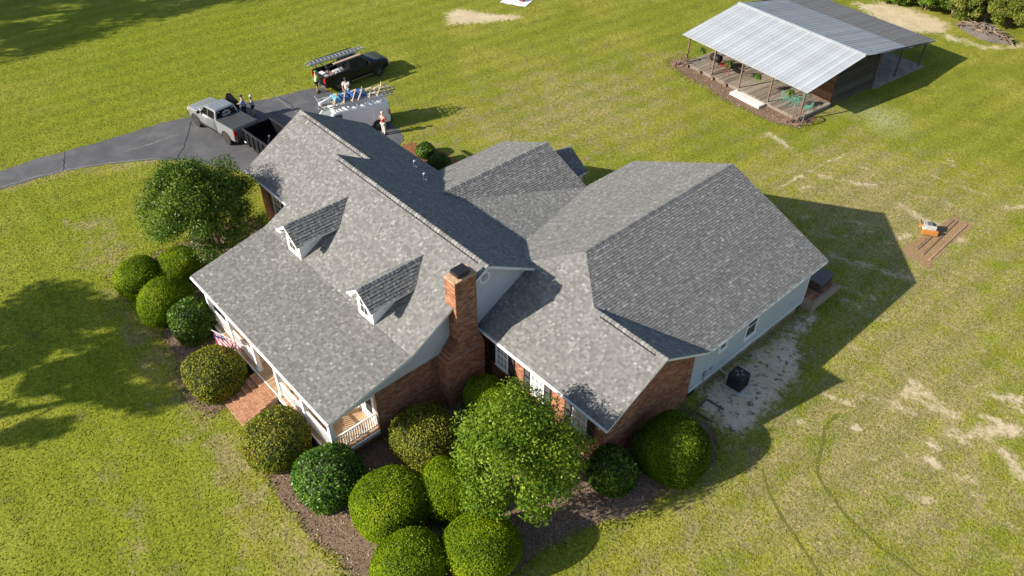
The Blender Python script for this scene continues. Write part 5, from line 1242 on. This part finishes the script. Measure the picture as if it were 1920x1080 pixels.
# dug patch with boards and a small orange machine
p0 = gp([(1690,470),(1742,503),(1828,424),(1785,404)])
sheet('dug_patch', None, .011, DIRT, .08, .3, world=p0, seed=12)
for i, (a, b, w_) in enumerate((((1730,478),(1795,415),.10),((1742,488),(1812,422),.10),((1718,468),(1745,444),.18),((1755,440),(1785,412),.22))):
    A, B = at(*a), at(*b); m = MB(); m.bar((A[0],A[1],.03), (B[0],B[1],.035), w_, .045, a=RNG.random()); o = part('ground_board', m, mat_attr('earthy_board', [(0,(.26,.17,.10)),(1,(.40,.28,.18))], .95, 6, .5, .3, 30, stain=.5), None); tag(o, ('long weathered board across the dug patch beside the machine','long weathered board along the outer edge of the dug patch','short wide board lying before the orange machine','wide grey board lying behind the orange machine')[i], 'board', 'boards lying in the dug patch')
g_ = at(1739, 436); mc = thing('orange_machine', 'small boxy grey and orange machine standing in the dug patch', 'machine', (g_[0],g_[1],.085), .62)
ORG = mat('orange_paint', (.42,.17,.035), .5, var=.12); GRY = mat('machine_grey', (.42,.41,.38), .6, var=.15)
m = MB(); m.b2(-.34,.34,-.24,.26,.06,.50); part('body', m, GRY, mc, bevel=.03)
m = MB(); m.b2(-.46,.46,-.42,-.26,0,.30); part('side_guard', m, ORG, mc, bevel=.03); m = MB(); m.b2(-.46,.30,.28,.42,0,.28); part('side_guard', m, ORG, mc, bevel=.03)
m = MB(); m.b2(-.2,.1,-.1,.12,.502,.62); part('engine', m, mat('engine_dark', (.10,.10,.10), .5), mc, bevel=.02)
m = MB(); m.tube([(-.34,-.15,.4),(-.62,-.15,.7),(-.62,.15,.7),(-.34,.15,.4)], .018, 6); part('handle', m, PLAST, mc)
m = MB(); m.b2(.12,.26,-.12,.1,.502,.56); part('fuel_cap', m, PLAST, mc, bevel=.01)
# white sheet with a dark red can at the top of the field
ts = thing('ground_sheet', 'white sheet spread flat on the grass in the far field', 'sheet', at(968, 3)[:2]+(.004,), .4)
m = MB(); nn = 9; vs = [(-1.3+2.6*i/nn, -.9+1.8*j/nn, .03+.03*math.sin(i*1.7+j)*math.cos(j*1.3)) for j in range(nn+1) for i in range(nn+1)]
m.add(vs, [(j*(nn+1)+i, j*(nn+1)+i+1, (j+1)*(nn+1)+i+1, (j+1)*(nn+1)+i) for j in range(nn) for i in range(nn)]); part('cloth', m, WHITE, ts, True)
m = MB(); m.tube([(-1.25,.88,.04),(0,.0,.05),(1.2,-.85,.04)], .012, 5); part('cord', m, BLACK, ts)
c_ = at(978, 3); cn = thing('fuel_can', 'dark red fuel can standing on the white sheet', 'can', (c_[0],c_[1],.07), .3)
m = MB(); m.box((0,0,.2), (.42,.3,.4), None, taper=.85); part('body', m, mat('can_red', (.22,.02,.025), .5), cn, bevel=.04); m = MB(); m.tube([(.1,0,.38),(.2,0,.52)], .03, 6); part('spout', m, BLACK, cn); m = MB(); m.tube([(-.15,0,.39),(-.12,0,.48),(.02,0,.48),(.04,0,.39)], .018, 6); part('handle', m, mat('can_red', (.22,.02,.025)), cn)
# burn pile
bp0 = at(1845, 66); pile = thing('burn_pile', 'heap of ash and broken branches at the wood edge', 'brush pile', (bp0[0],bp0[1],0), -.1)
rr = np.random.default_rng(5); m = MB(); n_ = 22; vs = []; 
for j in range(7):
    q = 1-j/6
    for i in range(n_): a = 6.283*i/n_; vs.append(((2.5*q)*math.cos(a)*(1+.12*math.sin(3*a+j)), 1.0*q*math.sin(a)*(1+.15*math.sin(4*a+1)), .02+.75*(1-q*q)*(1+.35*math.sin(5*a+j))))
m.add(vs, [(j*n_+i, j*n_+(i+1) % n_, (j+1)*n_+(i+1) % n_, (j+1)*n_+i) for j in range(6) for i in range(n_)]); part('ash_heap', m, mat_mulch('ash', (.09,.08,.072), (.24,.20,.17), (.03,.026,.024)), pile, True)
TW = (BARK, RUST, mat('dead_branch', (.30,.21,.13), .9, var=.3), mat('charred', (.03,.028,.027), .95, var=.3))
for i in range(130):
    x = rr.uniform(-2.2,2.2); y = rr.uniform(-.8,.8)*(1-abs(x)/3); z = .12+.72*max(0, 1-(x/2.5)**2-(y/1.)**2); a = rr.uniform(0, 3.14); L = rr.uniform(.25,.8); e = rr.uniform(-.35,.45)
    d = Vector((math.cos(a)*L, math.sin(a)*L*.7, e*L)); m = MB(); c = Vector((x,y,z)); m.tube([c-d, c+Vector((0,0,.04)), c+d], [.035,.03,.012], 5); part('branch', m, TW[int(rr.integers(4))], pile)
# white urn half hidden by the leafy tree
u_ = at(853, 829, .4); t = thing('garden_urn', 'pale stone garden urn beside the dark olive shrub', 'urn', (u_[0],u_[1],.012), 0)
m = MB(); m.lathe([(.20,0),(.22,.05),(.10,.12),(.09,.3)], (0,0,0), 14); part('pedestal', m, CONC, t, True)
m = MB(); m.lathe([(.09,.3),(.26,.46),(.30,.72),(.34,.75),(.30,.77),(.05,.70)], (0,0,0), 16); part('bowl', m, mat('pale_concrete', (.62,.60,.56)), t, True)
# ------------------------------------------------------------------ people
SKIN = mat('skin', (.40,.23,.15), .6, var=.08); SKIN2 = mat('skin_light', (.55,.36,.27), .6, var=.08)
def skinmesh(name, verts, edges, material, parent, sub=2):
    me = bpy.data.meshes.new(name); me.from_pydata([v[:3] for v in verts], edges, []); me.materials.append(material)
    o = link(name, me, parent); s = o.modifiers.new('skin', 'SKIN'); s.use_smooth_shade = True; s.branch_smoothing = .4
    for i, v in enumerate(verts):
        me.skin_vertices[0].data[i].radius = (v[3], v[4] if len(v) > 4 else v[3])
    me.skin_vertices[0].data[0].use_root = True
    b = o.modifiers.new('sub', 'SUBSURF'); b.levels = sub; b.render_levels = sub
    return o
def person(label, loc, rz, shirt, trousers, skin, hat=None, hair=None, arms=((.30,-.05,.95),(.30,.05,.95)), h=1.75, shorts=False, stride=.06, lean=0.0, cap=False):
    """arms: hand position (forward, outward, height) for left and right"""
    t = thing('person', label, 'person', loc, rz); k = h/1.75; L = lean
    V = []; E_ = []
    def v(x, y, z, r, r2=None): V.append((x*k, y*k, z*k, r*k, (r2 or r)*k)); return len(V)-1
    def e(*a):
        for p, q in zip(a[:-1], a[1:]): E_.append((p, q))
    pel = v(0,0,.94,.13,.10); ab = v(L*.3,0,1.10,.125,.095); chst = v(L*.7,0,1.32,.145,.105); nk = v(L,0,1.47,.055); hd0 = v(L+.02,0,1.56,.07,.075); hd1 = v(L+.025,0,1.66,.085,.095); hd2 = v(L+.02,0,1.735,.06,.065)
    e(pel,ab,chst,nk,hd0,hd1,hd2); J = {}
    for s, (fx, oy, hz) in ((1,arms[0]),(-1,arms[1])):
        sh = v(L*.9,s*.18,1.41,.06); hx_, hy_ = L+fx, s*(.20+oy); el = v((L*.9+hx_)/2-.06, s*.26, (1.41+hz)/2-.06, .045); wr = v(hx_-.03, hy_, hz+.03, .032); hn = v(hx_+.06, hy_, hz, .035,.022); e(chst,sh,el,wr,hn)
        for q in range(4): f = v(hx_+.13, hy_+(q-1.5)*.018, hz-.015+.004*q, .009); e(hn,f)
        th_ = v(hx_+.08, hy_-s*.05, hz+.02, .010); e(hn,th_); J[s] = (sh, el, wr)
        hp = v(0,s*.10,.88,.09); kn = v(.03+s*stride*.6,s*.11,.50,.062); an = v(s*stride,s*.11,.10,.042); ft = v(s*stride+.15,s*.12,.045,.04,.035); e(pel,hp,kn,an,ft); J[s] += (hp, kn, an, ft)
    skinmesh('body', V, E_, skin, t)
    def sub(name, idx, ed, grow, matl):
        mp = {i: n for n, i in enumerate(idx)}; skinmesh(name, [V[i][:3]+((V[i][3]+grow*k), (V[i][4]+grow*k)) for i in idx], [(mp[a], mp[b]) for a, b in ed], matl, t)
    def mid(a, b, f):
        V.append(tuple(V[a][i]+(V[b][i]-V[a][i])*f for i in range(5))); return len(V)-1
    a1, a2 = mid(J[1][0], J[1][1], .8), mid(J[-1][0], J[-1][1], .8)
    sub('shirt', [ab,pel,chst,J[1][0],J[-1][0],a1,a2], [(pel,ab),(ab,chst),(chst,J[1][0]),(chst,J[-1][0]),(J[1][0],a1),(J[-1][0],a2)], .034, shirt)
    if shorts: ends = [mid(J[s][3], J[s][4], .8) for s in (1,-1)]; idx = [pel,J[1][3],J[-1][3]]+ends; ed = [(pel,J[1][3]),(pel,J[-1][3]),(J[1][3],ends[0]),(J[-1][3],ends[1])]
    else: idx = [pel,J[1][3],J[-1][3],J[1][4],J[-1][4],J[1][5],J[-1][5]]; ed = [(pel,J[1][3]),(pel,J[-1][3]),(J[1][3],J[1][4]),(J[-1][3],J[-1][4]),(J[1][4],J[1][5]),(J[-1][4],J[-1][5])]
    sub('trousers', idx, ed, .026, trousers)
    for s in (1,-1):
        m = MB(); f = V[J[s][6]]; m.box((f[0]-.07*k,f[1],.045*k), (.28*k,.10*k,.09*k), None, taper=.85); part('shoe', m, PLAST, t, bevel=.02)
    hx0, hz0 = (L+.02)*k, 1.66*k
    m = MB()
    for s in (1,-1): m.box((hx0+.088*k, s*.032*k, hz0+.0*k), (.008,.018,.010)); part_n = None
    part('eyes', m, BLACK, t); m = MB(); m.box((hx0+.10*k,0,hz0-.03*k), (.03,.022,.035), None, taper=.5); part('nose', m, skin, t)
    m = MB(); m.box((hx0+.088*k,0,hz0-.075*k), (.008,.045,.008)); part('mouth', m, mat('lips', (.30,.12,.10), .6), t)
    m = MB()
    if hair:
        m.lathe([(.02,.115),(.075,.095),(.108,.03),(.105,-.06),(.085,-.13),(.05,-.14)], (hx0-.025*k,0,hz0+.01), 14); part('hair', m, hair, t, True)
    if hat:
        m = MB(); m.lathe([(.02,.135),(.08,.12),(.107,.06),(.112,.02)], (hx0,0,hz0), 14); hh_ = part('hat', m, hat, t, True)
        m = MB()
        if cap: m.box((hx0+.14*k,0,hz0+.03), (.12,.15,.012), (0,.15,0)); part('hat_brim', m, hat, hh_, bevel=.004)
        else: m.lathe([(.112,.02),(.20,.012),(.20,.004),(.112,.008)], (hx0,0,hz0), 18); part('hat_brim', m, hat, hh_, True)
    return t
LIME = mat('lime_shirt', (.36,.72,.22), .8, var=.08); NAVY = mat('navy_cloth', (.02,.028,.06), .85); BLU = mat('blue_shirt', (.22,.36,.62), .8, var=.1); WSH = mat('white_shirt', (.66,.64,.64), .8, var=.06)
GRYC = mat('grey_shirt', (.34,.34,.36), .85, var=.1); DRK = mat('dark_trousers', (.035,.03,.03), .9); TAN = mat('pale_trousers', (.60,.57,.52), .85); REDS = mat('red_white_shirt', (.52,.10,.11), .8, var=.3, scale=9); LAV = mat('lavender_top', (.50,.46,.52), .85, var=.15, scale=8)
person('person in a lime shirt and green cap reaching over the black pickup tailgate', (-30.85,17.92,.014), 1.45, LIME, DRK, SKIN, mat('green_cap', (.05,.30,.10), .7), arms=((.42,.02,1.25),(.42,.02,1.25)), shorts=True, cap=True, lean=.06)
person('person in a grey shirt standing between the van and the black pickup', (-28.45,19.05,.002), -.6, WSH, GRYC, SKIN, None, mat('dark_hair', (.03,.022,.018), .8), arms=((.28,-.08,1.15),(.12,.04,.85)))
person('person in a blue shirt and cap standing beside the open truck door', (-30.95,12.0,.014), -2.3, BLU, NAVY, SKIN2, BLACK, arms=((.30,-.12,1.12),(.30,-.12,1.12)), h=1.8, cap=True)
person('person with blonde hair and a pale top standing beside the silver pickup', (-30.85,12.62,.014), -2.0, LAV, NAVY, SKIN2, None, mat('blonde_hair', (.62,.50,.32), .7), arms=((.25,-.10,1.08),(.22,-.10,1.02)), h=1.64, shorts=True)
person('person in a red and white shirt, pale trousers and pink cap beside the white van', (-22.42,18.12,.014), 1.9, REDS, TAN, SKIN2, mat('pink_cap', (.66,.42,.40), .8), arms=((.18,.02,1.0),(.2,.02,.95)), cap=True)
for o in bpy.data.objects:
    if '_o' in o: del o['_o']
